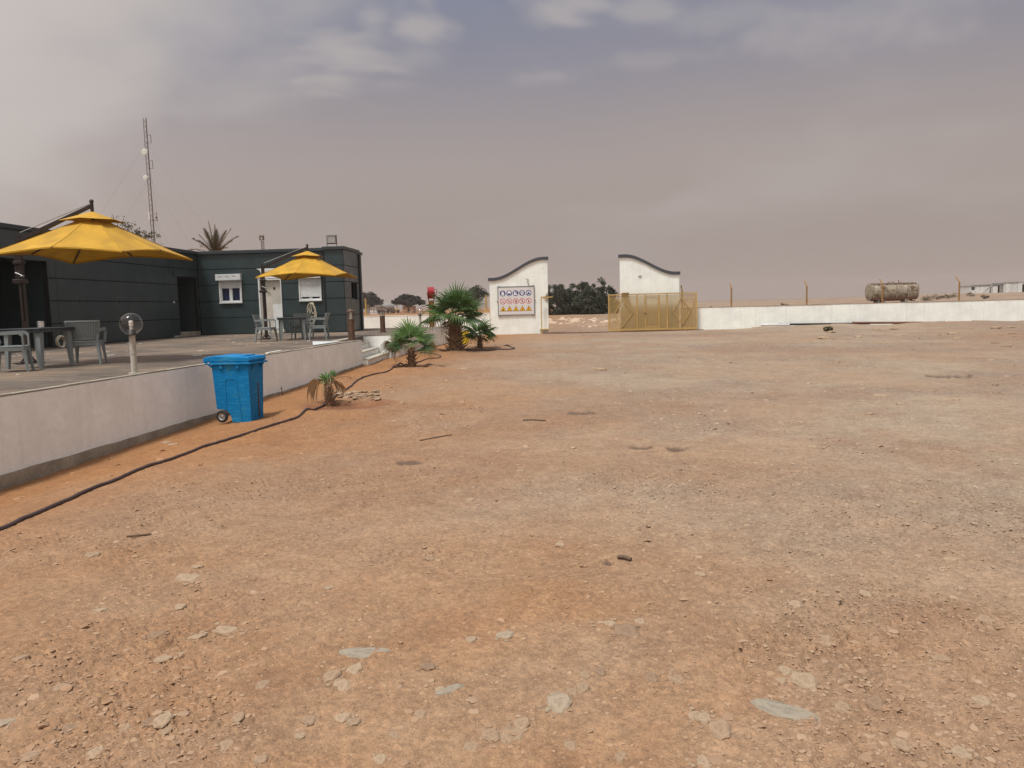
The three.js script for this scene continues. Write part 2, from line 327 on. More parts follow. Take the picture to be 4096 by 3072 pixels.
function groundColor(x, z) {
  const r = Math.hypot(x, z);
  let c = mix3(BEIGE, PALE, 0.85 * sm(0.38, 0.56, fbm(x * 0.11 + 2.3, z * 0.17 + 0.6, 5, 231)));
  c = mix3(c, PALE, 0.7 * sm(0.52, 0.66, fbm(x * 0.5 + 31, z * 0.5, 5, 233)));
  c = mix3(c, GRIT, gravelMask(x, z) * 0.6);
  c = mix3(c, SAND, sandMask(x, z));
  c = mix3(c, RED, 0.22 * sm(0.62, 0.76, fbm(x * 1.5 + 7, z * 1.5, 4, 235)) * 0.8);
  for (const [bx, bz, q] of basins) c = mix3(c, RED, 0.95 * sm(1.2, 0.65, Math.hypot(x - bx, (z - bz) * 1.1) / q + 0.5 * (fbm(x * 4, z * 4, 3, 237) - 0.5)));
  for (const [bx, bz, a, b] of pits) { const q = Math.hypot((x - bx) / a, (z - bz) / (b * 2.4)) + 1.2 * (fbm(x * 14, z * 14, 3, 239) - 0.5); c = mix3(c, STAIN, 0.9 * sm(1.05, 0.7, q)); }
  const m = 1 + (fbm(x * 5, z * 5, 3, 241) - 0.5) * 0.12 + (r < 14 ? (fbm(x * 22, z * 22, 2, 243) - 0.5) * 0.14 : 0);
  return [c[0] * m, c[1] * m, c[2] * m];
}
// broken crust: plates of different height and tilt with gaps between some of them
function plates(x, z, s, seed) {
  const u = x / s, v = z / s, iu = Math.floor(u), iv = Math.floor(v); let d1 = 9, d2 = 9, bi = 0, bj = 0, bx = 0, bz = 0;
  for (let a = -1; a <= 1; a++) for (let b = -1; b <= 1; b++) {
    const ci = iu + a, cj = iv + b, fx = ci + hash(ci, cj, seed), fz = cj + hash(ci, cj, seed + 1), d = (u - fx) ** 2 + (v - fz) ** 2;
    if (d < d1) { d2 = d1; d1 = d; bi = ci; bj = cj; bx = u - fx; bz = v - fz; } else if (d < d2) d2 = d;
  }
  const e = Math.sqrt(d2) - Math.sqrt(d1), k = hash(bi, bj, seed + 2);
  return [k > 0.45 ? (k - 0.45) * 1.2 + (hash(bi, bj, seed + 3) - 0.5) * bx * 0.9 + (hash(bi, bj, seed + 4) - 0.5) * bz * 0.9 : 0, e, k];
}
function groundDetail(x, z, r) {
  if (r > 70) return 0;
  const g0 = gravelMask(x, z), gm = 0.25 + 0.75 * g0;
  let y = (fbm(x * 2.2, z * 2.2, 3, 251) - 0.5) * 0.030;
  if (r < 30) { const k = 1 - Math.abs(2 * fbm(x * 9, z * 9, 3, 253) - 1); y += (k * k - 0.5) * 0.010 * gm; }
  if (r < 16) {
    const m2 = gm * sm(0.40, 0.58, fbm(x * 1.9 + 4, z * 1.9, 3, 261)), [h, e, k] = plates(x + 0.02 * vn(x * 20, z * 20, 3), z, 0.085, 271);
    y += m2 * (h * 0.016 * sm(0, 0.12, e) - (k > 0.35 ? 0.015 * sm(0.16, 0.0, e) : 0));
  }
  if (r < 9) {
    const m3 = (0.3 + 0.7 * g0) * sm(0.36, 0.60, fbm(x * 2.7, z * 2.7 + 9, 3, 263)), [h, e, k] = plates(x, z, 0.034, 281);
    y += m3 * (h * 0.009 * sm(0, 0.15, e) - (k > 0.3 ? 0.008 * sm(0.22, 0.0, e) : 0));
    y += (fbm(x * 34, z * 34, 3, 255) - 0.5) * 0.007;
  }
  for (const [bx, bz, a, b] of pits) { const q = Math.hypot((x - bx) / a, (z - bz) / (b * 2.4)); if (q < 1.5) y -= 0.025 * sm(1.2, 0.5, q); }
  return y;
}
const groundMat = mat(0xffffff, { vertexColors: true, map: dirtMap, bumpMap: dirtBump, bumpScale: 0.012, roughness: 1 });
const groundMesh = (() => {
  const rs = [0.02, 0.4, 0.8, 1.2, 1.5, 1.8, 2.0]; let r = 2.1;
  while (r < 60) { rs.push(r); r += Math.max(0.013, Math.min(0.6, r * r * 1.35 / 1307)); }
  while (r < 800) { rs.push(r); r += Math.max(0.6, r * 0.03); }
  const ph = []; const c0 = -0.062, half = 0.70, n = 760;
  for (let i = 0; i <= n; i++) ph.push(c0 - half + 2 * half * i / n);
  const rest = 2 * Math.PI - 2 * half, m = 60; for (let i = 1; i < m; i++) ph.push(c0 + half + rest * i / m);
  const C = ph.length, R = rs.length, pos = new Float32Array(C * R * 3), col = new Float32Array(C * R * 3), uv = new Float32Array(C * R * 2);
  let k = 0;
  for (let j = 0; j < R; j++) for (let i = 0; i < C; i++, k++) {
    const x = rs[j] * Math.sin(ph[i]), z = -rs[j] * Math.cos(ph[i]);
    const under = x < terraceX(z) - 0.35 && z > -36 && z < 6;
    pos[3 * k] = x; pos[3 * k + 1] = ground(x, z) + (under ? -0.1 : groundDetail(x, z, rs[j])); pos[3 * k + 2] = z;
    const c = groundColor(x, z); col[3 * k] = c[0]; col[3 * k + 1] = c[1]; col[3 * k + 2] = c[2];
    uv[2 * k] = x / 3.7; uv[2 * k + 1] = z / 3.7;
  }
  const idx = new Uint32Array((R - 1) * C * 6); let q = 0;
  for (let j = 0; j < R - 1; j++) for (let i = 0; i < C; i++) { const a = j * C + i, b = j * C + (i + 1) % C, c = a + C, d = b + C; idx[q++] = a; idx[q++] = b; idx[q++] = c; idx[q++] = b; idx[q++] = d; idx[q++] = c; }
  const g = new THREE.BufferGeometry(); g.setAttribute('position', new THREE.BufferAttribute(pos, 3)); g.setAttribute('uv', new THREE.BufferAttribute(uv, 2)); g.setAttribute('color', new THREE.BufferAttribute(col, 3)); g.setIndex(new THREE.BufferAttribute(idx, 1));
  g.computeVertexNormals();
  const nn = g.attributes.normal; if (nn.getY(Math.floor(nn.count / 2)) < 0) { for (let i = 0; i < idx.length; i += 3) { const s = idx[i]; idx[i] = idx[i + 1]; idx[i + 1] = s; } g.computeVertexNormals(); }
  return tag(part('ground', g, groundMat), 'stony orange and beige dirt yard running out to the desert', 'ground', null, 'structure');
})();

// ------------------------------------------------------------------ stones that can be told apart: parts of the ground
function rockGeo(seed, flat = 0.5, rough = 0.28, det = 2) {
  const g = new THREE.IcosahedronGeometry(1, det), p = g.attributes.position, q = V();
  for (let i = 0; i < p.count; i++) {
    q.fromBufferAttribute(p, i); const a = Math.atan2(q.z, q.x);
    const n = 1 + rough * (2 * fbm(Math.cos(a) * 1.4 + 5 + q.y, Math.sin(a) * 1.4 + seed * 3.1, 3, seed) - 1) + rough * 0.5 * (2 * vn(q.x * 3 + seed, q.z * 3 + q.y * 2, seed + 3) - 1);
    q.multiplyScalar(n); q.y = Math.sign(q.y) * Math.pow(Math.abs(q.y), 0.75) * flat; q.y = Math.min(q.y, flat * (0.62 + 0.16 * vn(q.x * 2.3 + seed, q.z * 2.3, seed + 9))); p.setXYZ(i, q.x, q.y, q.z);
  }
  g.computeVertexNormals(); return g;
}
const rocks = [1, 2, 3, 4, 5, 6].map((s) => rockGeo(s * 7 + 1, 0.34 + 0.05 * (s % 3)));
const slabs = [1, 2, 3].map((s) => rockGeo(s * 13 + 2, 0.10, 0.34, 2));
const rr = rng(77);
function stone(x, z, w, d, h, m, turn, geos = rocks, sink = 0.45) {
  const o = part('stone', geos[Math.floor(rr() * geos.length)], m, groundMesh);
  o.scale.set(w, h, d); o.rotation.set((rr() - 0.5) * 0.25, turn, (rr() - 0.5) * 0.25);
  o.position.set(x, ground(x, z) + groundDetail(x, z, Math.hypot(x, z)) + h * 0.34 * (1 - 2 * sink), z); return o;
}
// [pixel x, pixel y, width in pixels, material, shape of the outline (depth over width)]
const P0 = 'rock', P1 = 'rockPale', P2 = 'rockGrey', P3 = 'rockBrown';
const seen = [
  [803.5, 679, 26, P1, 0.9], [785, 671.6, 13, P1, 1], [781, 681, 9, P1, 1], [812, 688, 9, P1, 0.9], [719, 728.6, 23, P0, 1.2], [705, 718, 14, P1, 1], [843, 707, 17, P0, 0.9], [875, 704, 17, P3, 0.9], [857, 619, 17, P1, 0.8], [823, 640, 18, P0, 0.8], [795, 604, 13, P1, 0.9], [865, 595, 11, P1, 0.9],
  [353.5, 670, 16, P1, 1], [331, 677, 18, P0, 1], [341, 687, 18, P1, 1], [263, 685, 12, P0, 1.1], [428, 666, 16, P3, 0.9], [471, 640, 13, P1, 0.9], [309, 720, 14, P0, 1.1], [341, 719, 19, P1, 0.7], [353.5, 723, 15, P0, 0.8], [300, 735.5, 12, P1, 0.6], [394, 736, 11, P0, 1], [471, 747, 17, P0, 0.9], [490, 735, 19, P0, 1], [329, 589.5, 10, P1, 0.8],
  [626, 631.5, 26, P3, 1], [606, 623.6, 22, P1, 0.6], [674.7, 676, 20, P0, 1], [651, 678, 13, P3, 1], [585, 676, 11, P0, 1], [582.7, 688, 15, P0, 1.1], [572, 692, 12, P0, 1], [559, 703.7, 28, P2, 0.9], [512, 736.6, 25, P0, 1], [521, 724.7, 19, P0, 1], [698, 717, 22, P1, 0.9], [701, 760, 19, P1, 1], [600, 672, 11, P3, 1.2], [505, 635, 20, P2, 0.7], [640, 622, 12, P1, 1],
  [226, 629, 26, P1, 0.5], [197, 637, 17, P1, 0.6], [163, 659.7, 21, P1, 0.5], [163, 719.5, 16, P1, 1], [166, 729, 11, P0, 1], [188, 578, 25, P1, 0.5], [226, 745, 16, P0, 0.8], [238, 718, 12, P0, 1.1], [156, 635, 16, P3, 0.7], [92, 555, 13, P0, 0.8], [100.5, 611, 13, P1, 0.6], [5, 723, 15, P2, 0.8], [71, 726, 17, P3, 0.7], [122, 726, 14, P0, 0.9], [261, 761.5, 14, P0, 0.7], [150, 720, 12, P3, 1], [180, 607, 10, P1, 0.9], [197, 567, 12, P1, 0.5],
  [166, 442, 8, P1, 0.9], [173, 444, 9, P1, 0.7], [401, 403, 5, P1, 1], [463, 369, 13, P1, 0.5], [913, 502, 9, P1, 0.9], [812, 447, 8, P1, 0.8], [805, 469, 6, P1, 0.8], [990, 360.5, 6, P1, 0.8], [984, 362, 5, P3, 0.8], [996, 343, 9, P3, 0.5], [1007, 347, 10, P3, 0.5], [868, 414, 12, P1, 0.6], [601, 365, 8, P1, 0.5], [600, 370, 14, P1, 0.4], [560, 400, 10, P0, 0.6], [700, 372, 8, P1, 0.6], [950, 400, 14, P1, 0.5], [770, 405, 10, P0, 0.5], [880, 396, 12, P1, 0.5], [912, 440, 9, P1, 0.7], [520, 470, 9, P1, 0.7], [470, 500, 10, P1, 0.6], [650, 520, 9, P0, 0.7], [560, 545, 10, P1, 0.7], [430, 560, 11, P0, 0.6], [700, 575, 12, P1, 0.6], [760, 560, 10, P0, 0.7], [950, 560, 12, P1, 0.7], [985, 620, 14, P0, 0.8], [940, 660, 15, P0, 0.8], [980, 700, 17, P1, 0.8], [900, 745, 18, P0, 0.9], [960, 752, 17, P1, 0.8], [620, 755, 16, P0, 0.9], [570, 745, 13, P0, 1], [420, 715, 13, P0, 1], [380, 760, 15, P1, 0.8], [440, 690, 11, P1, 0.9], [20, 660, 12, P0, 0.8], [60, 690, 13, P0, 0.8], [30, 755, 16, P0, 0.8], [95, 750, 14, P1, 0.8],
];
for (const [px, py, w, m, f] of seen) { /* flush with the dirt, a few chips round the larger ones */ const p = onGround(px, py), s = w / FOCAL * p.length() * 0.5; stone(p.x, p.z, s, s * Math.min(2.2, f * 1.5), s * mix(0.7, 1.2, rr()) * (w > 15 ? 0.75 : 1), M[m], rr() * 0.5 - 0.25, rocks, w > 15 ? 0.70 : 0.60); if (w > 12) for (let i = 0; i < 5; i++) { const a = rr() * 6.283, q = s * (1.1 + 0.5 * rr()), t = s * (0.14 + 0.16 * rr()); if (p.length() < 6) stone(p.x + Math.cos(a) * q, p.z + Math.sin(a) * q, t, t * 0.8, t, M[m], rr() * 6, rocks, 0.4); } }
{ // long worn slabs of grey bedrock, flush with the dirt
  for (const [px, py, w, d, t] of [[785, 710.5, 0.178, 0.055, -0.55], [366, 653, 0.165, 0.055, 0.03], [450, 690, 0.085, 0.024, 0.75]]) {
    const s = onGround(px, py), o = part('rock_slab', slabs[Math.floor(rr() * 3)], M.slabGrey, groundMesh); o.scale.set(w * 0.9, 0.12, d * 1.15); o.rotation.y = t; o.position.set(s.x, ground(s.x, s.z) + groundDetail(s.x, s.z, s.length()) * 0.5 - 0.003, s.z);
  }
}
for (let i = 0; i < 64; i++) { // heap of flat stones beside the withered palm
  const p = onGround(336 + rr() * 43, 392.5 + rr() * 8); const s = 0.025 + rr() * rr() * 0.075; stone(p.x, p.z, s * 1.2, s * 0.8, s, [M.rockPale, M.rockPale, M.rock][i % 3], rr() * 6, rocks, -0.1);
}
for (let i = 0; i < 26; i++) { const p = onGround(800 + rr() * 224, 327.5 + rr() * 12); const s = 0.06 + rr() * rr() * 0.26; stone(p.x, p.z, s, s * 0.9, s * 0.8, [M.rockPale, M.rock, M.rockPale][i % 3], rr() * 6, rocks, 0.3); }

// ------------------------------------------------------------------ loose gravel nobody could count
{
  const pebble = [rockGeo(91, 0.55, 0.35, 1), rockGeo(95, 0.38, 0.42, 1)], R = rng(5);
  const tones = [[0.32, 0.232, 0.158], [0.385, 0.29, 0.205], [0.29, 0.20, 0.13], [0.26, 0.18, 0.122], [0.42, 0.33, 0.24], [0.21, 0.143, 0.10], [0.30, 0.24, 0.185]];
  const list = [[], []];
  const layers = [[70000, 2.1, 8, 0.0022, 0.0060], [34000, 2.1, 15, 0.005, 0.011], [11000, 2.1, 32, 0.009, 0.022], [4200, 9, 43, 0.018, 0.045]];
  for (const [n, r0, r1, s0, s1] of layers) for (let i = 0; i < n; i++) {
    const u = R(), r = r0 + (r1 - r0) * Math.pow(u, 1.25), a = -0.062 + (R() * 2 - 1) * 0.70, x = r * Math.sin(a), z = -r * Math.cos(a);
    const d = x - terraceX(z); if (d < 0.12) { R(); continue; }
    const m = gravelMask(x, z) * (1 - 0.75 * sandMask(x, z)); if (R() > 0.10 + 0.95 * m) continue;
    const s = s0 + (s1 - s0) * Math.pow(R(), 2.6);
    list[R() < 0.6 ? 0 : 1].push([x, z, r, s, R() * 6.3, (R() - 0.5) * 0.9, 0.6 + R() * 0.8, Math.floor(R() * tones.length)]);
  }
  list.forEach((L, k) => {
    const o = new THREE.InstancedMesh(pebble[k], mat(0xffffff, { roughness: 1 }), L.length), e = new THREE.Object3D(), c = new THREE.Color();
    L.forEach(([x, z, r, s, t, tilt, el, ci], i) => {
      e.position.set(x, ground(x, z) + groundDetail(x, z, r) + s * 0.02, z); e.rotation.set(tilt * 0.6, t, tilt * 0.4); e.scale.set(s * 1.35, s * 0.8, s * el); e.updateMatrix(); o.setMatrixAt(i, e.matrix);
      const w = tones[ci], gC = groundColor(x, z).map((q) => q * 0.86); c.setRGB(mix(w[0], gC[0], 0.66), mix(w[1], gC[1], 0.66), mix(w[2], gC[2], 0.66)); o.setColorAt(i, c);
    });
    o.name = numbered('gravel'); shade(o); scene.add(o);
    tag(o, k ? 'thin flakes of pale stone strewn over the dirt yard' : 'small rounded gravel strewn over the dirt yard', 'gravel', null, 'stuff');
  });
  // rubble bank beyond the gate
  const B = rng(8), o = new THREE.InstancedMesh(pebble[1], mat(0xffffff, { roughness: 1 }), 520), e = new THREE.Object3D(), c = new THREE.Color();
  for (let i = 0; i < 520; i++) {
    const x = -9 + B() * 26, z = -61 + (B() + B() + B() - 1.5) * 7, s = 0.04 + Math.pow(B(), 4) * 0.32; e.position.set(x, ground(x, z) + s * 0.02, z); e.rotation.set(B() * 0.5, B() * 6, B() * 0.5); e.scale.set(s * 1.5, s, s); e.updateMatrix(); o.setMatrixAt(i, e.matrix); const k = 0.8 + 0.35 * B(); c.setRGB(0.47 * k, 0.345 * k, 0.245 * k); o.setColorAt(i, c);
  }
  o.name = 'rubble'; shade(o); scene.add(o); tag(o, 'scattered broken stones on the sand beyond the open gate', 'rubble', null, 'stuff');
}

// ------------------------------------------------------------------ the terrace
{
  const zN = 6, zF = -36.2, xB = -24;
  const poly = (pts, y0, y1) => { const s = new THREE.Shape(pts.map(([x, z]) => new THREE.Vector2(x, -z))); const g = new THREE.ExtrudeGeometry(s, { depth: y1 - y0, bevelEnabled: false }); g.rotateX(-Math.PI / 2); g.translate(0, y0, 0); return uvm(g); };
  const fx = terraceX, run = 0.90, lip = 0.012;
  const fl = poly([[fx(zN) - 0.10, zN], [fx(STAIR0) - 0.10, STAIR0 + 0.10], [fx(STAIR0) - run - 0.02, STAIR0 + 0.10], [fx(STAIR1) - run - 0.02, STAIR1 - 0.10], [fx(STAIR1) - 0.10, STAIR1 - 0.10], [fx(zF) - 0.10, zF], [xB, zF], [xB, zN]], T - 0.12, T);
  const floor = tag(part('terrace_floor', fl, M.floor), 'terrace floor of grey brown wood-look tiles', 'terrace', null, 'structure'); void floor;
  // retaining wall: an uneven white face, a painted rim on top, a rough footing below
  const wall = thing('retaining_wall', 'low white rendered wall carrying the terrace, with a bare concrete footing', 'wall');
  const face = (z0, z1, off, yb, ytf, th, wob = 0, seg = 60) => { const yT = typeof ytf === 'number' ? () => ytf : ytf; // strip along the terrace line with a little unevenness
    const pos = [], push = (a, b, c, d) => pos.push(...a, ...b, ...c, ...a, ...c, ...d);
    for (let i = 0; i < seg; i++) {
      const a = mix(z0, z1, i / seg), b = mix(z0, z1, (i + 1) / seg);
      const ybA = yb(a) + wob * (fbm(a * 2.2, 1, 3, 301) - 0.5), ybB = yb(b) + wob * (fbm(b * 2.2, 1, 3, 301) - 0.5);
      const o = (z) => off + (fbm(z * 0.8, 2, 3, 303) - 0.5) * 0.012;
      const A0 = [fx(a) + o(a), ybA, a], B0 = [fx(b) + o(b), ybB, b], ya = yT(a), yc = yT(b), A1 = [fx(a) + o(a), ya, a], B1 = [fx(b) + o(b), yc, b], A2 = [fx(a) + off - th, ya, a], B2 = [fx(b) + off - th, yc, b], A3 = [fx(a) + off - th, ybA, a], B3 = [fx(b) + off - th, ybB, b];
      push(A0, B0, B1, A1); push(A1, B1, B2, A2); push(A3, B3, B0, A0);
      if (!i) push(A3, A0, A1, A2); if (i === seg - 1) push(B0, B3, B2, B1);
    }
    return uvm(triGeo(pos));
  };
  const foot = (z) => lerpList(wallFoot, -z) + lerpList([[-10, 0.17], [8, 0.155], [12, 0.085], [14, 0.05], [18, 0.03], [40, 0.02]], -z);
  part('wall_face', face(zN, STAIR0, 0, foot, T - 0.006, 0.2, 0.05, 140), M.terraceWhite, wall);
  part('footing', face(zN, STAIR0 + 0.02, 0.022, () => -0.6, (z) => foot(z) + 0.008 + 0.035 * (fbm(z * 3.1, 5, 4, 305) - 0.5), 0.3, 0, 160), M.concrete, wall);
  part('wall_face', face(STAIR1, zF, 0, () => -0.2, T - 0.006, 0.2, 0, 60), M.terraceWhite, wall);
  // returns beside the stairs
  part('wall_return', [box(fx(STAIR0) - 1.2, fx(STAIR0) - 0.01, -0.3, T + lip - 0.02, STAIR0 - 0.001, STAIR0 + 0.09)], M.terraceWhite, wall);
  part('wall_return', [box(fx(STAIR1) - 1.2, fx(STAIR1) - 0.004, -0.3, T + lip - 0.02, STAIR1 - 0.09, STAIR1 + 0.001)], M.terraceWhite, wall);
  // thin grey rim along the edge, uneven and chipped
  const rim = (z0, z1, n) => { const gs = []; for (let i = 0; i < n; i++) { const a = mix(z0, z1, i / n), b = mix(z0, z1, (i + 1) / n) + 0.004; const h = 0.012 + 0.01 * hash(i, 3, 7), w = 0.03 + 0.012 * hash(i, 5, 9); gs.push(bar([fx(a) - 0.06, T + h / 2, a], [fx(b) - 0.06, T + h / 2, b], w + 0.07, w + 0.07, h, h)); } return uvm(merge(gs)); };
  part('edge_rim', rim(zN, STAIR0, 60), M.concrete, wall); part('edge_rim', rim(STAIR1, zF, 20), M.concrete, wall);
  // stairs
  const st = thing('stairs', 'short flight of pale stone steps up to the terrace between white walls', 'stairs');
  const rise = (T - 0.10) / 4;
  for (let i = 0; i < 3; i++) {
    const y1 = 0.10 + rise * (i + 1), xo = 0.02 - 0.30 * i, m = new THREE.Matrix4();
    const len = STAIR0 - STAIR1 - 0.01, ang = Math.atan(0.0455), zc = (STAIR0 + STAIR1) / 2, xc = fx(zc);
    const tread = new RoundedBoxGeometry(0.36, 0.035, len, 2, 0.008); tread.translate(xo - 0.15, y1 - 0.0175, 0);
    const riser = new THREE.BoxGeometry(0.95 - 0.3 * i, rise - 0.036, len - 0.01); riser.translate(xo - 0.475 - 0.15 * i + 0.3 * i - 0.02 - 0.0, y1 - 0.036 - (rise - 0.036) / 2, 0);
    m.makeRotationY(ang).setPosition(xc, 0, zc); tread.applyMatrix4(m); riser.applyMatrix4(m);
    const s = part('step', uvm(tread), M.stepstone, st); part('riser', uvm(riser), M.white, s);
  }
  // top landing edge
  { const g = new RoundedBoxGeometry(0.20, 0.03, STAIR0 - STAIR1 - 0.2, 2, 0.006); const zc = (STAIR0 + STAIR1) / 2; g.rotateY(Math.atan(0.0455)); g.translate(fx(zc) - 0.96, T - 0.008, zc); part('landing_edge', uvm(g), M.stepstone, st); }
  const rz = box(-1, -0.98, 0, 1, 0, 1); void rz;
  part('riser', box(fx(STAIR0) - 1.04, fx(STAIR0) - 0.98, 0, T - 0.125, STAIR1 + 0.1, STAIR0 - 0.0), M.white, st);
  // odd pieces lying on the terrace near the edge
  const tri = [[312.6, 342.4], [341.5, 342.2], [313, 346.2]].map(([a, b]) => onLevel(a, b, T)); tri.forEach((p) => { p.x = Math.min(p.x, fx(p.z) - 0.14); });
  const sl = poly(tri.map((p) => [p.x, p.z]), T + 0.004, T + 0.03); tag(part('stone_slab', sl, M.pvc), 'three-cornered white slab lying on the terrace by the edge', 'slab');
  const s0 = onLevel(268, 354.8, T), s1 = onLevel(281, 352.2, T); s0.x = Math.min(s0.x, fx(s0.z) - 0.05); s1.x = Math.min(s1.x, fx(s1.z) - 0.05);
  tag(part('board_strip', uvm(bar([s0.x, T + 0.03, s0.z], [s1.x, T + 0.03, s1.z], 0.06, 0.06, 0.03, 0.03)), M.paper), 'narrow pale strip of board lying along the terrace edge', 'board');
  const R = rng(21), litter = []; for (let i = 0; i < 60; i++) { const z = -9 - R() * 22, x = -14 + R() * 7.3; const w = 0.02 + R() * R() * 0.12; const g = new THREE.BoxGeometry(w * 1.6, 0.006, w); g.rotateY(R() * 6); g.translate(x, T + 0.005, z); litter.push(g); }
  tag(part('litter', litter, M.paper), 'pale scraps and chips scattered on the terrace floor', 'litter', null, 'stuff');
}

// ------------------------------------------------------------------ the dark clad building
{
  const b = thing('clad_building', 'long single-storey building clad in dark green-grey panels behind the terrace', 'building');
  const rows = [[T + 0.03, 1.515], [1.545, 2.195], [2.225, 2.865], [2.895, 3.515], [3.545, 4.14]];
  const slab = (face, plane, th, u0, u1, v0, v1) => face === 'x' ? box(plane, plane + th, v0, v1, u0, u1) : box(u0, u1, v0, v1, plane, plane + th);
  const clad = (face, plane, u0, u1, joints, op) => {
    part('wall', cut(u0, u1, T - 0.1, 4.15, op).map((r) => slab(face, plane - 0.16, 0.14, ...r)), M.groove, b);
    const us = [u0, ...joints, u1];
    for (let k = 0; k < us.length - 1; k++) for (const [y0, y1] of rows) {
      const rects = cut(us[k] + (k ? 0.008 : 0), us[k + 1] - (k < us.length - 2 ? 0.008 : 0), y0, y1, op); if (!rects.length) continue;
      for (const r of rects) part('panel', slab(face, plane - 0.018, 0.02, ...r), M.panel, b);
    }
  };
  const LX = -14.92, RZ = -31.4, BZ = -30.85, SX = -8.6, topY = 4.15;
  const o1 = [-21.9, -17.6, 0, 3.36], o2 = [-31.28, -29.62, 0, 3.2];
  clad('x', LX, -31.38, -8, [-29.0, -22.26], [o1, o2]);
  const w1 = [-14.03, -13.08, 2.17, 3.06], dr = [-12.37, -11.40, 0.98, 3.08], w2 = [-10.66, -9.72, 2.17, 3.06];
  clad('z', RZ, -14.90, -9.37, [], [w1, dr, w2]);
  const w3 = [-32.78, -31.86, 2.17, 2.86];
  clad('z', BZ, -9.36, SX - 0.022, [], []);
  clad('x', SX, -33.2, BZ - 0.022, [], [w3]); clad('x', SX - 0.10, -34.1, -33.34, [], []);
  part('wall', [box(-9.50, -9.36, T - 0.1, topY, RZ - 0.1, BZ - 0.17), box(-9.36, SX - 0.17, T - 0.1, topY, -34.1, -33.95), box(-24, -9.3, T - 0.1, topY, -34.2, -34.06), box(-24, -15.1, T - 0.1, topY, -8.2, -8), box(-24.2, -24, T - 0.1, topY, -34.2, -8)], M.groove, b);
  part('downpipe', [rod([SX + 0.03, T, -33.27], [SX + 0.03, 4.1, -33.27], 0.05), box(SX - 0.02, SX + 0.09, 4.02, 4.12, -33.35, -33.19)], M.panelTrim, b);
  // roof slab with a projecting coping
  part('roof', [box(-24.1, LX - 0.2, topY + 0.005, topY + 0.10, -34.1, -8), box(LX - 0.2, SX - 0.2, topY + 0.005, topY + 0.10, -34.1, RZ - 0.16)], M.concrete, b);
  for (const g of [box(LX - 0.22, LX + 0.08, topY, topY + 0.135, -31.31, -8, 0.012), box(LX - 0.22, -9.30, topY, topY + 0.135, RZ - 0.2, RZ + 0.085, 0.012), box(-9.44, SX + 0.07, topY - 0.003, topY + 0.13, -31.19, BZ + 0.075, 0.012), box(SX - 0.2, SX + 0.07, topY - 0.001, topY + 0.128, -33.25, -31.195, 0.012), box(SX - 0.3, SX - 0.04, topY - 0.02, topY + 0.09, -34.15, -33.255, 0.012)]) part('coping', g, M.panelTrim, b);
  // dark entrance recesses
  const recess = (z0, z1, yf, yt, d) => part('recess', [box(LX - d - 0.1, LX - d, T - 0.1, yt + 0.1, z0 - 0.1, z1 + 0.1), box(LX - d, LX - 0.17, yt, yt + 0.1, z0 - 0.1, z1 + 0.1), box(LX - d, LX - 0.17, T - 0.1, yt, z0 - 0.12, z0), box(LX - d, LX - 0.17, T - 0.1, yt, z1, z1 + 0.12)], M.panel, b);
  recess(o1[0], o1[1], T, o1[3], 5.2); recess(o2[0], o2[1], T, o2[3], 5.2);
  part('lintel', box(LX - 0.16, LX + 0.05, 3.21, 3.40, -31.30, -29.30, 0.01), M.panel, b);
  part('door_step', box(LX - 1.0, LX + 0.02, T + 0.001, T + 0.17, -31.27, -29.63, 0.012), M.concrete, b);
  part('door_step', box(LX - 0.14, LX + 0.05, T + 0.002, T + 0.06, -29.60, -29.1, 0.01), M.stepstone, b);
  const dl = part('door', box(LX - 5.15, LX - 5.09, T, 3.05, o1[0] + 0.6, o1[1] - 0.6), M.panelTrim, b); part('handle', rod([LX - 5.05, 1.85, -20], [LX - 5.05, 2.1, -20], 0.012), M.galv, dl);
  // windows with roller shutters
  const shutter = (w, y0, parent, zp) => { for (let y = y0; y < w[3] - 0.01; y += 0.052) part('shutter_slat', box(w[0] + 0.045, w[1] - 0.045, y, Math.min(w[3], y + 0.046), zp, zp + 0.014, 0.005), M.pvc, parent); };
  const windowAt = (w, drop, boxed) => {
    const f = part('window', [box(w[0], w[0] + 0.05, w[2], w[3], RZ - 0.06, RZ + 0.05), box(w[1] - 0.05, w[1], w[2], w[3], RZ - 0.06, RZ + 0.05), box(w[0] - 0.01, w[1] + 0.01, w[2] - 0.05, w[2] + 0.004, RZ - 0.06, RZ + 0.07), box(w[0] + 0.05, w[1] - 0.05, w[3] - 0.03, w[3], RZ - 0.06, RZ + 0.05)], M.pvc, b);
    const mid = (w[0] + w[1]) / 2;
    part('sash', [box(w[0] + 0.05, w[0] + 0.10, w[2] + 0.005, drop + 0.1, RZ - 0.05, RZ), box(w[1] - 0.10, w[1] - 0.05, w[2] + 0.005, drop + 0.1, RZ - 0.05, RZ), box(mid - 0.065, mid + 0.065, w[2] + 0.005, drop + 0.1, RZ - 0.051, RZ + 0.001), box(w[0] + 0.1, mid - 0.065, w[2] + 0.005, w[2] + 0.06, RZ - 0.05, RZ), box(mid + 0.065, w[1] - 0.1, w[2] + 0.005, w[2] + 0.06, RZ - 0.05, RZ)], M.pvc, f);
    part('pane', box(w[0] + 0.1, mid - 0.065, w[2] + 0.06, drop + 0.1, RZ - 0.03, RZ - 0.024), M.glass, f); part('pane', box(mid + 0.065, w[1] - 0.1, w[2] + 0.06, drop + 0.1, RZ - 0.03, RZ - 0.024), M.glass, f);
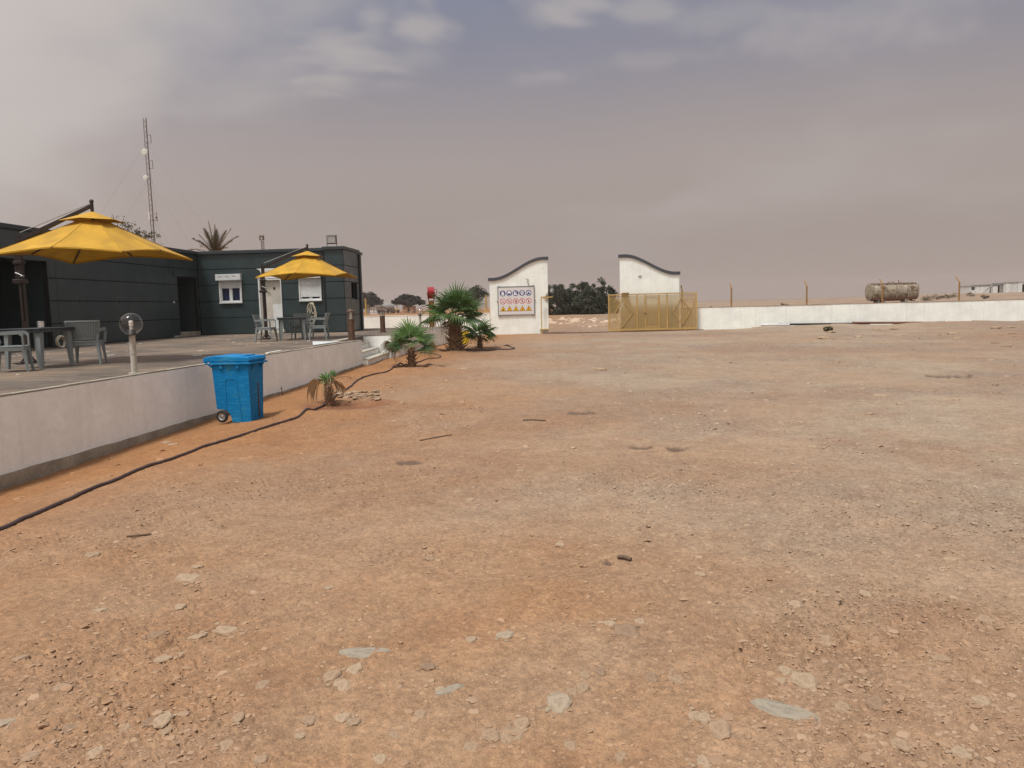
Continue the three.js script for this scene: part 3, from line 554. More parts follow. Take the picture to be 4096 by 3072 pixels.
    const cg = new THREE.PlaneGeometry(w[1] - w[0] - 0.1, w[3] - w[2], 60, 1), p = cg.attributes.position; for (let i = 0; i < p.count; i++) p.setZ(i, 0.02 * Math.sin(p.getX(i) * 46)); cg.computeVertexNormals(); cg.translate(mid, (w[2] + w[3]) / 2, RZ - 0.10); part('curtain', cg, new THREE.MeshStandardMaterial({ color: M.curtain.color, roughness: 0.95, side: THREE.DoubleSide }), f);
    shutter(w, drop, f, RZ + 0.012);
    if (boxed) { const s = part('shutter_box', box(w[0] - 0.08, w[1] + 0.03, w[3] + 0.002, w[3] + 0.255, RZ, RZ + 0.17, 0.012), M.pvc, f); for (let k = 0; k < 3; k++) { const x = mix(w[0], w[1], 0.07 + 0.31 * k); void s; part('vent', box(x, x + 0.1, w[3] + 0.155, w[3] + 0.172, RZ + 0.166, RZ + 0.174), M.blackIron, f); } }
  };
  windowAt(w1, 2.74, true); windowAt(w2, 2.30, true);
  { // white door with its frame, threshold and sign above
    const d = part('door', box(dr[0] + 0.10, dr[1] - 0.05, dr[2], dr[3] - 0.05, RZ - 0.14, RZ - 0.09, 0.006), M.door, b);
    part('frame', [box(dr[0], dr[0] + 0.06, dr[2], dr[3], RZ - 0.14, RZ + 0.04), box(dr[1] - 0.035, dr[1], dr[2], dr[3], RZ - 0.14, RZ + 0.04), box(dr[0] + 0.06, dr[1] - 0.035, dr[3] - 0.05, dr[3], RZ - 0.14, RZ + 0.04), box(dr[0] + 0.06, dr[0] + 0.10, dr[2], dr[3] - 0.05, RZ - 0.14, RZ - 0.02)], M.pvc, d);
    part('lower_panel', box(-11.83, dr[1] - 0.06, dr[2] + 0.02, 2.02, RZ - 0.092, RZ - 0.08, 0.004), M.pvc, d);
    part('notice', box(-11.78, -11.70, 2.64, 2.74, RZ - 0.09, RZ - 0.08), M.blackIron, d); part('handle', [rod([-12.02, 2.52, RZ - 0.06], [-11.91, 2.52, RZ - 0.06], 0.012), rod([-12.02, 2.52, RZ - 0.10], [-12.02, 2.52, RZ - 0.06], 0.012)], M.blackIron, d);
    part('threshold', [box(dr[0] - 0.05, dr[1] + 0.05, T + 0.002, 0.98, RZ - 0.14, RZ + 0.10, 0.01), box(dr[0] - 0.02, dr[1] + 0.12, T + 0.003, T + 0.08, RZ + 0.11, RZ + 0.40, 0.01)], M.stepstone, d);
    const cv = document.createElement('canvas'); cv.width = 512; cv.height = 220; const x = cv.getContext('2d'); x.fillStyle = '#dcdad6'; x.fillRect(0, 0, 512, 220); x.strokeStyle = '#2a2a2c'; x.lineWidth = 9; x.lineCap = 'round';
    const sc = (pts) => { x.beginPath(); pts.forEach(([a, c], i) => i ? x.lineTo(a, c) : x.moveTo(a, c)); x.stroke(); };
    sc([[80, 108], [120, 108]]); for (let k = 0; k < 5; k++) { const o = 190 + k * 52; x.beginPath(); x.arc(o, 70 + (k % 2) * 12, 18, 0.4, 3.4); x.stroke(); sc([[o + 18, 40 + (k % 3) * 10], [o + 14, 90]]); x.fillStyle = '#2a2a2c'; x.beginPath(); x.arc(o, 112, 5, 0, 7); x.fill(); }
    x.strokeStyle = '#b03038'; x.lineWidth = 6; sc([[190, 150], [420, 146]]); for (let k = 0; k < 7; k++) sc([[200 + k * 32, 176], [212 + k * 32, 164], [224 + k * 32, 178]]);
    const ct = new THREE.CanvasTexture(cv); ct.colorSpace = THREE.SRGBColorSpace;
    const sg = part('door_sign', box(-12.40, -11.40, 3.09, 3.51, RZ + 0.005, RZ + 0.04, 0.004), M.pvc, b); const pl = new THREE.PlaneGeometry(0.98, 0.40); pl.translate(-11.9, 3.30, RZ + 0.0435); part('print', pl, mat(0xffffff, { map: ct, roughness: 0.6 }), sg);
    const hd = new THREE.CylinderGeometry(0.17, 0.17, 0.03, 28, 1, false, 0, Math.PI); hd.rotateX(Math.PI / 2); hd.rotateZ(0); hd.translate(-12.398, 3.32, RZ + 0.055); part('sign_end', hd, M.panelTrim, sg);
  }
  { // side window: deep and dark
    const f = part('window', [box(SX - 0.16, SX - 0.11, w3[2], w3[3], w3[0], w3[0] + 0.05), box(SX - 0.16, SX - 0.11, w3[2], w3[3], w3[1] - 0.05, w3[1]), box(SX - 0.16, SX - 0.11, w3[2], w3[2] + 0.05, w3[0] + 0.05, w3[1] - 0.05)], M.panelTrim, b);
    part('pane', box(SX - 0.14, SX - 0.134, w3[2], w3[3], w3[0] + 0.05, w3[1] - 0.05), M.glass, f);
  }
  part('ventilation_cap', [rod([LX + 0.005, 2.19, -29.2], [LX + 0.06, 2.19, -29.2], 0.035, 0.03)], M.pvc, b);
}

// ------------------------------------------------------------------ floodlight, hose coils, tap
{
  const f = thing('floodlight', 'boxy floodlight with a glass face standing on the roof corner', 'floodlight', [-9.07, 4.28, -30.98], 0.30);
  part('housing', [box(-0.20, 0.20, 0.11, 0.46, -0.12, 0.06, 0.02), box(0.10, 0.20, 0.12, 0.45, -0.20, -0.11, 0.01)], M.panelTrim, f); part('lens', box(-0.155, 0.12, 0.16, 0.41, 0.061, 0.068), mat([0.55, 0.53, 0.48], { roughness: 0.15, metalness: 0.2, map: panelMap }), f); part('rim', [box(-0.18, 0.145, 0.41, 0.435, 0.055, 0.08), box(-0.18, 0.145, 0.135, 0.16, 0.055, 0.08), box(-0.18, -0.155, 0.16, 0.41, 0.055, 0.08), box(0.12, 0.145, 0.16, 0.41, 0.055, 0.08)], M.galv, f);
  part('bracket', [bar([-0.19, 0, 0], [-0.19, 0.2, 0], 0.025, 0.025, 0.04, 0.04), bar([0.19, 0, 0], [0.19, 0.2, 0], 0.025, 0.025, 0.04, 0.04), box(-0.2, 0.2, 0, 0.015, -0.03, 0.03)], M.blackIron, f);
  const coil = thing('hose_coil', 'small cream hose coil propped upright against the dark wall by the entrance', 'hose', [-14.72, T, -21.95], 1.2);
  const R = rng(31); for (let k = 0; k < 4; k++) { const pts = []; for (let i = 0; i < 14; i++) { const a = i / 14 * 2 * Math.PI, r = 0.115 + 0.02 * R(); pts.push([Math.cos(a) * r * 0.95 + (R() - 0.5) * 0.02, 0.175 + Math.sin(a) * r * 1.3, (k - 1.5) * 0.03 + (R() - 0.5) * 0.03]); } part('loop', tube(pts, 0.022, 50, 7, true), M.cream, coil); }
  const tp = thing('water_tap', 'upright dark tap pipe before the wall, hung with a cream hose', 'tap', [-10.0, T, -31.15], 0);
  part('pipe', [rod([0, 0, 0], [0, 0.98, 0], 0.028), rod([0.07, 0.1, -0.02], [0.07, 0.8, -0.02], 0.02), rod([0, 0.93, 0], [0, 0.93, 0.12], 0.02), rod([0.035, 0.97, 0.05], [-0.045, 0.99, 0.05], 0.012)], M.blackIron, tp);
  const hs = tag(thing('garden_hose', 'cream garden hose looped over the tap by the shuttered window', 'hose', [-10.0, T, -31.03]), null, null);
  for (let k = 0; k < 5; k++) { const w = 0.06 + 0.035 * k, h = 0.22 + 0.11 * ((k * 2) % 5) * 0.6, pts = []; for (let i = 0; i < 12; i++) { const a = i / 12 * 2 * Math.PI; pts.push([Math.cos(a) * w * (Math.sin(a) > 0 ? 0.8 : 1.1) + (R() - 0.5) * 0.03 - 0.02 * k, 1.22 - h + Math.sin(a) * h, (R() - 0.5) * 0.03 + 0.012 * k]); } part('loop', tube(pts, 0.011, 60, 6, true), M.cream, hs); }
  part('tail', tube([[0.05, 1.1, 0.02], [0.09, 0.7, 0.05], [0.02, 0.35, 0.05], [-0.1, 0.10, 0.06], [-0.16, 0.02, 0.12], [-0.05, 0.015, 0.2]], 0.011, 40, 6), M.cream, hs);
}

// ------------------------------------------------------------------ plastic furniture
function makeChair() {
  const c = thing('plastic_chair', 'x', 'chair', [0, 0, 0], 0, 'grey plastic terrace chairs');
  part('seat', [box(-0.235, 0.235, 0.405, 0.43, -0.22, 0.235, 0.012), box(-0.235, 0.235, 0.35, 0.405, 0.205, 0.23, 0.008), box(-0.235, 0.235, 0.35, 0.405, -0.215, -0.19, 0.008), box(-0.232, -0.208, 0.35, 0.405, -0.19, 0.205), box(0.208, 0.232, 0.35, 0.405, -0.19, 0.205)], M.plastic, c);
  for (const sx of [-1, 1]) for (const sz of [-1, 1]) part('leg', bar([sx * 0.215, 0.41, sz * 0.20], [sx * 0.25, 0, sz * 0.25], 0.06, 0.034, 0.052, 0.03), M.plastic, c);
  // woven back, leaning and slightly curved
  const at = (u, v) => { const w = mix(0.215, 0.275, v); return [u * w, mix(0.475, 0.80, v), -0.215 - 0.10 * v - 0.045 * (1 - u * u) + 0.03]; };
  const g = [];
  for (let k = 0; k < 15; k++) { const v = (k + 0.5) / 15; for (let i = 0; i < 8; i++) { const a = at(-1 + i / 4, v), b = at(-1 + (i + 1) / 4, v); g.push(bar(a, b, 0.012, 0.012, 0.0145, 0.0145)); } }
  for (let i = 0; i <= 12; i++) { const u = -0.92 + i / 12 * 1.84; g.push(bar(at(u, 0), at(u, 1), 0.017, 0.017, 0.008, 0.008)); }
  const back = part('backrest', g, M.plastic, c); const fr = []; const loop = []; for (let i = 0; i <= 8; i++) loop.push(at(-1 + i / 4, 1)); loop.unshift(at(-1, 0.5)); loop.unshift(at(-1, 0)); loop.push(at(1, 0.5), at(1, 0)); for (let i = 0; i < loop.length - 1; i++) fr.push(bar(loop[i], loop[i + 1], 0.035, 0.035, 0.03, 0.03)); for (let i = 0; i < 8; i++) fr.push(bar(at(-1 + i / 4, 0), at(-1 + (i + 1) / 4, 0), 0.03, 0.03, 0.03, 0.03)); part('rim', fr, M.plastic, back);
  for (const s of [-1, 1]) part('back_post', bar([s * 0.2, 0.40, -0.205], at(s, 0.25), 0.045), M.plastic, c);
  for (const s of [-1, 1]) part('armrest', [bar([s * 0.262, 0.635, -0.25], [s * 0.285, 0.65, 0.17], 0.022, 0.022, 0.055, 0.055), bar([s * 0.285, 0.65, 0.165], [s * 0.282, 0.60, 0.215], 0.022, 0.022, 0.05, 0.05), bar([s * 0.282, 0.61, 0.212], [s * 0.25, 0.39, 0.215], 0.045, 0.045, 0.025, 0.025)], M.plastic, c);
  return c;
}
function makeTable() {
  const t = thing('plastic_table', 'x', 'table', [0, 0, 0], 0, 'dark topped plastic tables');
  part('tabletop', [box(-0.41, 0.41, 0.675, 0.705, -0.41, 0.41, 0.012), box(-0.40, 0.40, 0.635, 0.675, 0.37, 0.40), box(-0.40, 0.40, 0.635, 0.675, -0.40, -0.37), box(-0.40, -0.37, 0.635, 0.675, -0.37, 0.37), box(0.37, 0.40, 0.635, 0.675, -0.37, 0.37)], M.plasticDark, t);
  for (const sx of [-1, 1]) for (const sz of [-1, 1]) part('leg', bar([sx * 0.315, 0.676, sz * 0.315], [sx * 0.345, 0, sz * 0.345], 0.095, 0.05, 0.095, 0.05), M.plastic, t);
  return t;
}
{
  const c0 = makeChair(); c0.position.set(-9.08, T, -12.25); c0.rotation.y = 2.05; c0.userData.label = 'grey plastic armchair in front of the table with the tin can, back toward the yard';
  copy(c0, [-8.76, T, -13.82], -2.78, 'grey plastic woven-back armchair beside the tin can table, in front of the dark wall');
  copy(c0, [-8.78, T, -22.68], 1.62, 'grey plastic armchair beside the umbrella pole at the table under the far umbrella');
  copy(c0, [-8.16, T, -24.0], 0.1, 'grey plastic armchair behind the table, before the white door');
  copy(c0, [-7.32, T, -23.2], -1.45, 'grey plastic armchair below the shuttered window, near the stairs');
  const t0 = makeTable(); t0.position.set(-9.22, T, -13.14); t0.rotation.y = -0.14; t0.userData.label = 'plastic table with a dark top carrying a tin can';
  copy(t0, [-8.22, T, -23.35], 0.42, 'bare plastic table with a dark top under the far umbrella');
  const can = thing('tin_can', 'shiny silver tin can standing on the dark table top', 'can', [-9.06, T + 0.706, -13.0]);
  part('body', lathe([[0.001, 0], [0.052, 0], [0.055, 0.004], [0.055, 0.03], [0.053, 0.034], [0.055, 0.038], [0.055, 0.08], [0.053, 0.084], [0.055, 0.088], [0.055, 0.112], [0.057, 0.116], [0.052, 0.116]]), mat([0.75, 0.73, 0.72], { metalness: 0.9, roughness: 0.28 }), can); part('inside', lathe([[0.052, 0.114], [0.05, 0.03], [0.001, 0.03]]), M.galv, can);
}

// ------------------------------------------------------------------ yellow side-pole umbrellas (canopy centre at the origin, pole to the left)
{
  const u = thing('cantilever_umbrella', 'large yellow umbrella with a two-tier canopy over the table with the tin can', 'umbrella', [-8.82, T, -14.4], 0, 'yellow cantilever umbrellas');
  const S = 1.28, yc = 2.0, ym = 2.115, yTop = 2.68, rT = 0.27;
  const rimPt = (k) => k % 2 ? { x: Math.round(Math.cos((k - 1) * Math.PI / 4) * 1e6) / 1e6, z: 0 } : null; void rimPt;
  const dirs = []; for (let k = 0; k < 8; k++) { const a = k * Math.PI / 4, c = Math.cos(a), s = Math.sin(a), m = Math.max(Math.abs(c), Math.abs(s)); dirs.push([c / m, s / m, k % 2 ? yc : ym]); }
  const pt = (k, t) => { const [x, z, y] = dirs[k % 8], l = Math.hypot(x, z), r = mix(rT, S * l, t); return V(x / l * r, mix(yTop, y, t) + (k % 2 ? -0.012 : -0.035) * Math.sin(t * Math.PI), z / l * r); };
  const pos = [], uvv = []; const tri = (a, b, c) => { for (const p of [a, b, c]) { pos.push(p.x, p.y, p.z); uvv.push(p.x + p.z * 0.2, p.z - p.x * 0.2); } };
  const nT = 10, nS = 8;
  for (let k = 0; k < 8; k++) for (let i = 0; i < nT; i++) for (let j = 0; j < nS; j++) {
    const P = (ti, sj) => { const t = ti / nT, s = sj / nS, p = pt(k, t).lerp(pt(k + 1, t), s); const sag = Math.sin(s * Math.PI) * t; p.y -= 0.012 * sag * (1 - t); const pull = 1 - 0.022 * sag * t; p.x *= pull; p.z *= pull; p.y += 0.014 * sag * t * t + 0.010 * sag * (fbm(p.x * 4 + 3, p.z * 4, 3, 311) - 0.5); return p; };
    const a = P(i, j), b = P(i + 1, j), c = P(i + 1, j + 1), d = P(i, j + 1); tri(a, c, b); tri(a, d, c);
  }
  const cg = triGeo(pos, uvv); part('canopy', cg, M.canopy, u);
  for (let k = 0; k < 8; k++) { const sg = []; for (let i = 0; i < nT; i++) { const a = pt(k, i / nT), b = pt(k, (i + 1) / nT); a.y += 0.004; b.y += 0.004; sg.push(bar(a, b, 0.020, 0.020, 0.006, 0.006)); } part('seam', sg, M.canopy, u.children[0]); }
  const hem = []; for (let k = 0; k < 8; k++) for (let j = 0; j < 6; j++) { const P = (s) => { const p = pt(k, 1).lerp(pt(k + 1, 1), s), sag = Math.sin(s * Math.PI), q = 1 - 0.022 * sag; return V(p.x * q, p.y + 0.014 * sag - 0.012, p.z * q); }; hem.push(bar(P(j / 6), P((j + 1) / 6), 0.010, 0.010, 0.026, 0.026)); } part('hem', hem, M.canopy, u.children[0]);
  // upper tier
  const p2 = [], uv2 = []; const ap = V(0, 2.875, 0); for (let k = 0; k < 8; k++) { const [x, z] = dirs[k], [x2, z2] = dirs[(k + 1) % 8], r = 0.42, a = V(x * r, k % 2 ? 2.675 : 2.71, z * r), b = V(x2 * r, (k + 1) % 2 ? 2.675 : 2.71, z2 * r); for (const q of [ap, b, a]) { p2.push(q.x, q.y, q.z); uv2.push(q.x, q.z); } }
  part('vent_canopy', triGeo(p2, uv2), M.canopy, u);
  for (let k = 0; k < 8; k++) { const e = pt(k, 1.012); e.y -= 0.015; part('rib', [bar(V(dirs[k][0] * 0.04, 2.66, dirs[k][1] * 0.04), V(e.x, e.y, e.z), 0.022, 0.018, 0.03, 0.022), bar(V(0, 2.25, 0), pt(k, 0.52).add(V(0, -0.03, 0)), 0.016, 0.016, 0.02, 0.02)], M.brownSteel, u); }
  part('hub', [rod([0, 2.2, 0], [0, 2.7, 0], 0.045), rod([0, 2.2, 0], [0, 2.28, 0], 0.075), rod([0, 2.62, 0], [0, 2.68, 0], 0.08)], M.brownSteel, u);
  part('mast_tip', [rod([0, 2.7, 0], [0, 3.05, 0], 0.032), new THREE.SphereGeometry(0.04, 12, 8).translate(0, 3.06, 0)], M.brownSteel, u);
  const X = -1.52;
  part('pole', [bar([X, 0.02, 0], [X, 2.47, 0], 0.085, 0.085, 0.085, 0.085), bar([X - 0.0, 0.85, 0.055], [X, 1.75, 0.055], 0.05, 0.05, 0.02, 0.02)], M.brownSteel, u);
  part('arm', [bar([X, 2.36, 0.035], [-0.02, 2.97, 0.02], 0.04, 0.035, 0.065, 0.05), bar([X, 2.36, -0.035], [-0.02, 2.97, -0.02], 0.04, 0.035, 0.065, 0.05)], M.brownSteel, u);
  part('stay_cable', rod([X + 0.05, 2.52, 0], [-0.03, 3.02, 0], 0.008), M.galv, u);
  part('bracket', [box(X - 0.13, X + 0.09, 1.55, 1.63, -0.07, 0.09, 0.01), box(X - 0.10, X + 0.08, 1.92, 1.98, -0.06, 0.08, 0.01), box(X - 0.09, X - 0.045, 1.6, 2.12, -0.03, 0.05, 0.006)], M.brownSteel, u);
  part('crank', [rod([X, 1.75, 0.06], [X, 1.75, 0.16], 0.014), rod([X, 1.75, 0.155], [X + 0.16, 1.68, 0.155], 0.01), rod([X + 0.16, 1.68, 0.155], [X + 0.16, 1.68, 0.24], 0.014)], M.galv, u);
  part('base', [box(X - 0.30, X + 0.30, 0.002, 0.02, -0.05, 0.05, 0.006), box(X - 0.05, X + 0.05, 0.003, 0.021, -0.30, 0.30, 0.006), box(X - 0.11, X + 0.11, 0.02, 0.05, -0.11, 0.11, 0.008), bar([X - 0.16, 0.02, 0], [X - 0.04, 0.16, 0], 0.015, 0.015, 0.03, 0.03), bar([X + 0.16, 0.02, 0], [X + 0.04, 0.16, 0], 0.015, 0.015, 0.03, 0.03)], M.brownSteel, u);
  const u2 = copy(u, [-7.98, T, -24.5], 0, 'yellow two-tier umbrella shading the bare table before the white door'); u2.scale.set(0.985, 0.975, 0.985);
}

// ------------------------------------------------------------------ lamps on the terrace
{
  const l = thing('globe_lamp', 'clear globe lamp on a pale post at the terrace edge above the blue bin', 'lamp', [-6.42, T, -11.24]);
  part('post', [rod([0, 0.015, 0], [0, 0.60, 0], 0.045, 0.045, 20), rod([0, 0, 0], [0, 0.02, 0], 0.085, 0.085, 20), rod([0, 0.30, 0], [0, 0.315, 0], 0.049, 0.049, 20)], M.postWhite, l);
  part('collar', lathe([[0.001, 0.58], [0.09, 0.585], [0.09, 0.60], [0.06, 0.605], [0.055, 0.665], [0.001, 0.67]]), M.blackIron, l);
  part('globe', new THREE.SphereGeometry(0.163, 40, 28, 0, Math.PI * 2, 0, Math.PI * 0.88).translate(0, 0.755, 0), M.smoked, l);
  const sp = []; for (let i = 0; i <= 60; i++) { const a = i / 60 * Math.PI * 8; sp.push([Math.cos(a) * 0.024, 0.725 + i / 60 * 0.075, Math.sin(a) * 0.024]); } const bl = part('bulb', tube(sp, 0.009, 160, 7), mat([0.8, 0.79, 0.74], { roughness: 0.4 }), l); part('socket', rod([0, 0.66, 0], [0, 0.728, 0], 0.026), M.pvc, bl);
  copy(l, [-5.70, T, -31.6], 0, 'globe lamp on a post beyond the stairs, in front of the white boundary wall', null);
  const b = thing('bollard_light', 'brown bollard light with a caged lantern at the near side of the stairs', 'bollard', [-6.0, T, -22.02], 0.3, 'brown bollard lights');
  part('post', [rod([0, 0.02, 0], [0, 0.60, 0], 0.098, 0.098, 24), rod([0, 0, 0], [0, 0.03, 0], 0.135, 0.135, 24), rod([0, 0.59, 0], [0, 0.62, 0], 0.104, 0.104, 24)], M.bronze, b);
  part('lens', rod([0, 0.62, 0], [0, 0.82, 0], 0.055, 0.055, 20), mat([0.62, 0.58, 0.50], { roughness: 0.35 }), b);
  for (let k = 0; k < 6; k++) { const a = k * Math.PI / 3; part('cage_bar', rod([Math.cos(a) * 0.09, 0.62, Math.sin(a) * 0.09], [Math.cos(a) * 0.09, 0.83, Math.sin(a) * 0.09], 0.010, 0.010, 6), M.bronze, b); }
  part('cap', lathe([[0.001, 0.93], [0.02, 0.925], [0.03, 0.90], [0.125, 0.85], [0.13, 0.835], [0.001, 0.825]], 8), M.bronze, b);
  copy(b, [-6.75, T, -29.3], 0.8, 'brown bollard light with a caged lantern on the terrace beyond the stairs');
}

// ------------------------------------------------------------------ boundary walls, gate pillars, sliding gate
const GZ = -44;
{
  const uneven = (x0, x1, y0, y1, z0, z1, seg, yb) => { // wall panel with a slightly uneven face and top
    const g = new THREE.BoxGeometry(x1 - x0, y1 - y0, Math.abs(z1 - z0), seg, 1, 1), p = g.attributes.position; g.translate((x0 + x1) / 2, (y0 + y1) / 2, (z0 + z1) / 2);
    for (let i = 0; i < p.count; i++) { const x = p.getX(i); p.setZ(i, p.getZ(i) + (fbm(x * 0.5, 4, 3, 401) - 0.5) * 0.05); if (p.getY(i) > (y0 + y1) / 2) p.setY(i, p.getY(i) + (fbm(x * 0.4, 8, 3, 403) - 0.5) * 0.035); }
    g.computeVertexNormals(); void yb; return uvm(g);
  };
  const wr = thing('boundary_wall', 'long low white wall running from the sliding gate past the old tank', 'wall');
  for (let k = 0; k < 9; k++) { const a = 6.9 + k * 4.12, b = a + 4.12; part('wall_bay', uneven(a + 0.004, b - 0.004, -0.5, 1.35, GZ - 0.2, GZ - (k % 2 ? 0.006 : 0), 12), M.white, wr); }
  part('wall_top', uneven(6.9, 43.9, 1.335, 1.362, GZ - 0.215, GZ + 0.012, 120), mat([0.50, 0.36, 0.29], { map: concreteMap, roughness: 1 }), wr);
  const wl = thing('boundary_wall', 'low white wall between the building and the gate pillar with the safety board', 'wall');
  for (let k = 0; k < 5; k++) { const a = -3.92 - k * 4.12, b = a - 4.12; part('wall_bay', uneven(b + 0.004, a - 0.004, -0.5, 1.33, GZ - 0.2, GZ - 0.01, 12), M.white, wl); }
  part('wall_top', uneven(-24.5, -3.92, 1.315, 1.342, GZ - 0.215, GZ + 0.006, 80), M.white, wl);
  // pillars with an S-shaped top
  const prof = (t) => { const s = t * t * (3 - 2 * t); return s; };
  const pillar = (x0, x1, tallLeft, yl, yh, label) => {
    const q = thing('gate_pillar', label, 'pillar');
    const s = new THREE.Shape(); s.moveTo(x0, -0.4); s.lineTo(x1, -0.4); const n = 40; const top = (x) => { const t = (x - x0) / (x1 - x0); return mix(yl, yh, prof(Math.min(1, Math.max(0, ((tallLeft ? 1 - t : t) - 0.06) / 0.86)))); };
    for (let i = n; i >= 0; i--) { const x = mix(x0, x1, i / n); s.lineTo(x, top(x)); } s.lineTo(x0, -0.4);
    const g = new THREE.ExtrudeGeometry(s, { depth: 0.32, bevelEnabled: true, bevelSize: 0.006, bevelThickness: 0.006, bevelSegments: 1 }); g.translate(0, 0, GZ - 0.33); part('wall_face', uvm(g), M.white, q);
    const c = new THREE.Shape(); const a0 = x0 - 0.07, a1 = x1 + 0.05; const cl = (x) => top(Math.min(x1, Math.max(x0, x)));
    for (let i = 0; i <= n; i++) { const x = mix(a0, a1, i / n); i ? c.lineTo(x, cl(x) - 0.0) : c.moveTo(x, cl(x)); } for (let i = n; i >= 0; i--) { const x = mix(a0, a1, i / n); c.lineTo(x, cl(x) + 0.155); }
    const cg = new THREE.ExtrudeGeometry(c, { depth: 0.46, bevelEnabled: true, bevelSize: 0.008, bevelThickness: 0.008, bevelSegments: 1 }); cg.translate(0, 0, GZ - 0.40); part('coping', uvm(cg), M.capGrey, q); return q;
  };
  const pl = pillar(-3.88, -0.57, false, 3.17, 4.27, 'white gate pillar with an S-curved grey top behind the safety board');
  const pr = pillar(3.52, 6.80, true, 3.23, 4.27, 'white gate pillar with an S-curved grey top behind the yellow gate');
  // camera and cable on the left pillar, ring light on the right one
  part('camera', [rod([-1.78, 3.22, GZ + 0.05], [-1.66, 3.16, GZ + 0.22], 0.032), rod([-1.68, 3.17, GZ], [-1.68, 3.17, GZ + 0.12], 0.015), rod([-1.70, 3.14, GZ + 0.015], [-1.66, 2.79, GZ + 0.015], 0.010)], M.galv, pl);
  const rl = new THREE.TorusGeometry(0.062, 0.018, 10, 28); rl.scale(1.15, 0.6, 1); rl.translate(4.62, 3.20, GZ + 0.02); part('ring_light', rl, M.galv, pr);
  // safety board
  const bd = thing('safety_board', 'white board of blue, red and yellow safety symbols on the gate pillar', 'sign', [-2.385, 2.0, GZ]);
  const cv = document.createElement('canvas'); cv.width = 1024; cv.height = 780; const x = cv.getContext('2d');
  x.fillStyle = '#d5d3d3'; x.fillRect(0, 0, 1024, 780);
  const W = '#f2f2f2', B = '#0b2672', Rd = '#bd1c28', K = '#2a1814', Y = '#efb40e';
  const disc = (cx, cy, r, f) => { x.fillStyle = f; x.beginPath(); x.arc(cx, cy, r, 0, 7); x.fill(); };
  const poly = (pts, f) => { x.fillStyle = f; x.beginPath(); pts.forEach(([a, b], i) => i ? x.lineTo(a, b) : x.moveTo(a, b)); x.closePath(); x.fill(); };
  const line = (pts, c, w) => { x.strokeStyle = c; x.lineWidth = w; x.lineCap = 'round'; x.lineJoin = 'round'; x.beginPath(); pts.forEach(([a, b], i) => i ? x.lineTo(a, b) : x.moveTo(a, b)); x.stroke(); };
  for (let k = 0; k < 5; k++) {
    const cx = 122 + k * 190, cy = 168; disc(cx, cy, 84, B);
    if (k === 0) { poly([[cx - 12, cy - 62], [cx + 12, cy - 62], [cx + 30, cy - 30], [cx + 52, cy + 22], [cx + 38, cy + 26], [cx + 24, cy - 4], [cx + 36, cy + 66], [cx + 8, cy + 66], [cx, cy + 10], [cx - 8, cy + 66], [cx - 36, cy + 66], [cx - 24, cy - 4], [cx - 38, cy + 26], [cx - 52, cy + 22], [cx - 30, cy - 30]], W); line([[cx, cy - 56], [cx, cy + 60]], B, 7); }
    if (k === 1) { x.fillStyle = W; x.beginPath(); x.arc(cx, cy - 14, 52, Math.PI, 0); x.fill(); poly([[cx - 64, cy - 14], [cx + 64, cy - 14], [cx + 60, cy - 2], [cx - 60, cy - 2]], W); line([[cx - 42, cy + 2], [cx - 34, cy + 44], [cx - 14, cy + 66], [cx + 14, cy + 66], [cx + 34, cy + 44], [cx + 42, cy + 2]], W, 10); }
    if (k === 2) { poly([[cx - 44, cy - 50], [cx - 8, cy - 52], [cx - 6, cy + 4], [cx + 28, cy + 36], [cx + 32, cy + 54], [cx - 52, cy + 54], [cx - 50, cy + 10]], W); line([[cx + 6, cy - 56], [cx + 24, cy - 50], [cx + 14, cy - 10], [cx + 52, cy + 38], [cx + 24, cy + 56]], W, 12); }
    if (k === 3) { disc(cx, cy - 14, 50, W); poly([[cx - 42, cy], [cx + 42, cy], [cx + 26, cy + 56], [cx, cy + 68], [cx - 26, cy + 56]], W); poly([[cx - 38, cy - 34], [cx + 38, cy - 34], [cx + 36, cy - 10], [cx, cy - 18], [cx - 36, cy - 10]], B); poly([[cx - 22, cy + 12], [cx + 22, cy + 12], [cx + 12, cy + 42], [cx - 12, cy + 42]], B); }
    if (k === 4) { disc(cx, cy - 14, 48, W); poly([[cx - 36, cy - 4], [cx + 36, cy - 4], [cx + 24, cy + 56], [cx, cy + 68], [cx - 24, cy + 56]], W); poly([[cx - 66, cy - 24], [cx - 44, cy - 28], [cx - 44, cy + 26], [cx - 60, cy + 22]], W); poly([[cx + 66, cy - 24], [cx + 44, cy - 28], [cx + 44, cy + 26], [cx + 60, cy + 22]], W); poly([[cx - 30, cy - 34], [cx + 30, cy - 34], [cx + 24, cy + 40], [cx, cy + 50], [cx - 24, cy + 40]], B); line([[cx - 32, cy - 18], [cx + 32, cy - 18]], W, 6); }
    const ry = 402; disc(cx, ry, 84, Rd); disc(cx, ry, 68, '#dedbda');
    if (k === 0) { line([[cx - 38, ry + 38], [cx + 34, ry + 8]], K, 13); line([[cx + 14, ry - 20], [cx + 2, ry - 46]], K, 5); line([[cx - 36, ry + 6], [cx - 40, ry + 20]], K, 5); }
    if (k === 1) { line([[cx - 44, ry - 4], [cx - 22, ry - 26], [cx - 2, ry - 14], [cx - 8, ry + 18], [cx - 30, ry + 40]], K, 11); line([[cx - 10, ry + 24], [cx + 18, ry + 26], [cx + 44, ry - 10]], K, 10); line([[cx - 40, ry + 8], [cx - 26, ry + 2]], K, 7); }
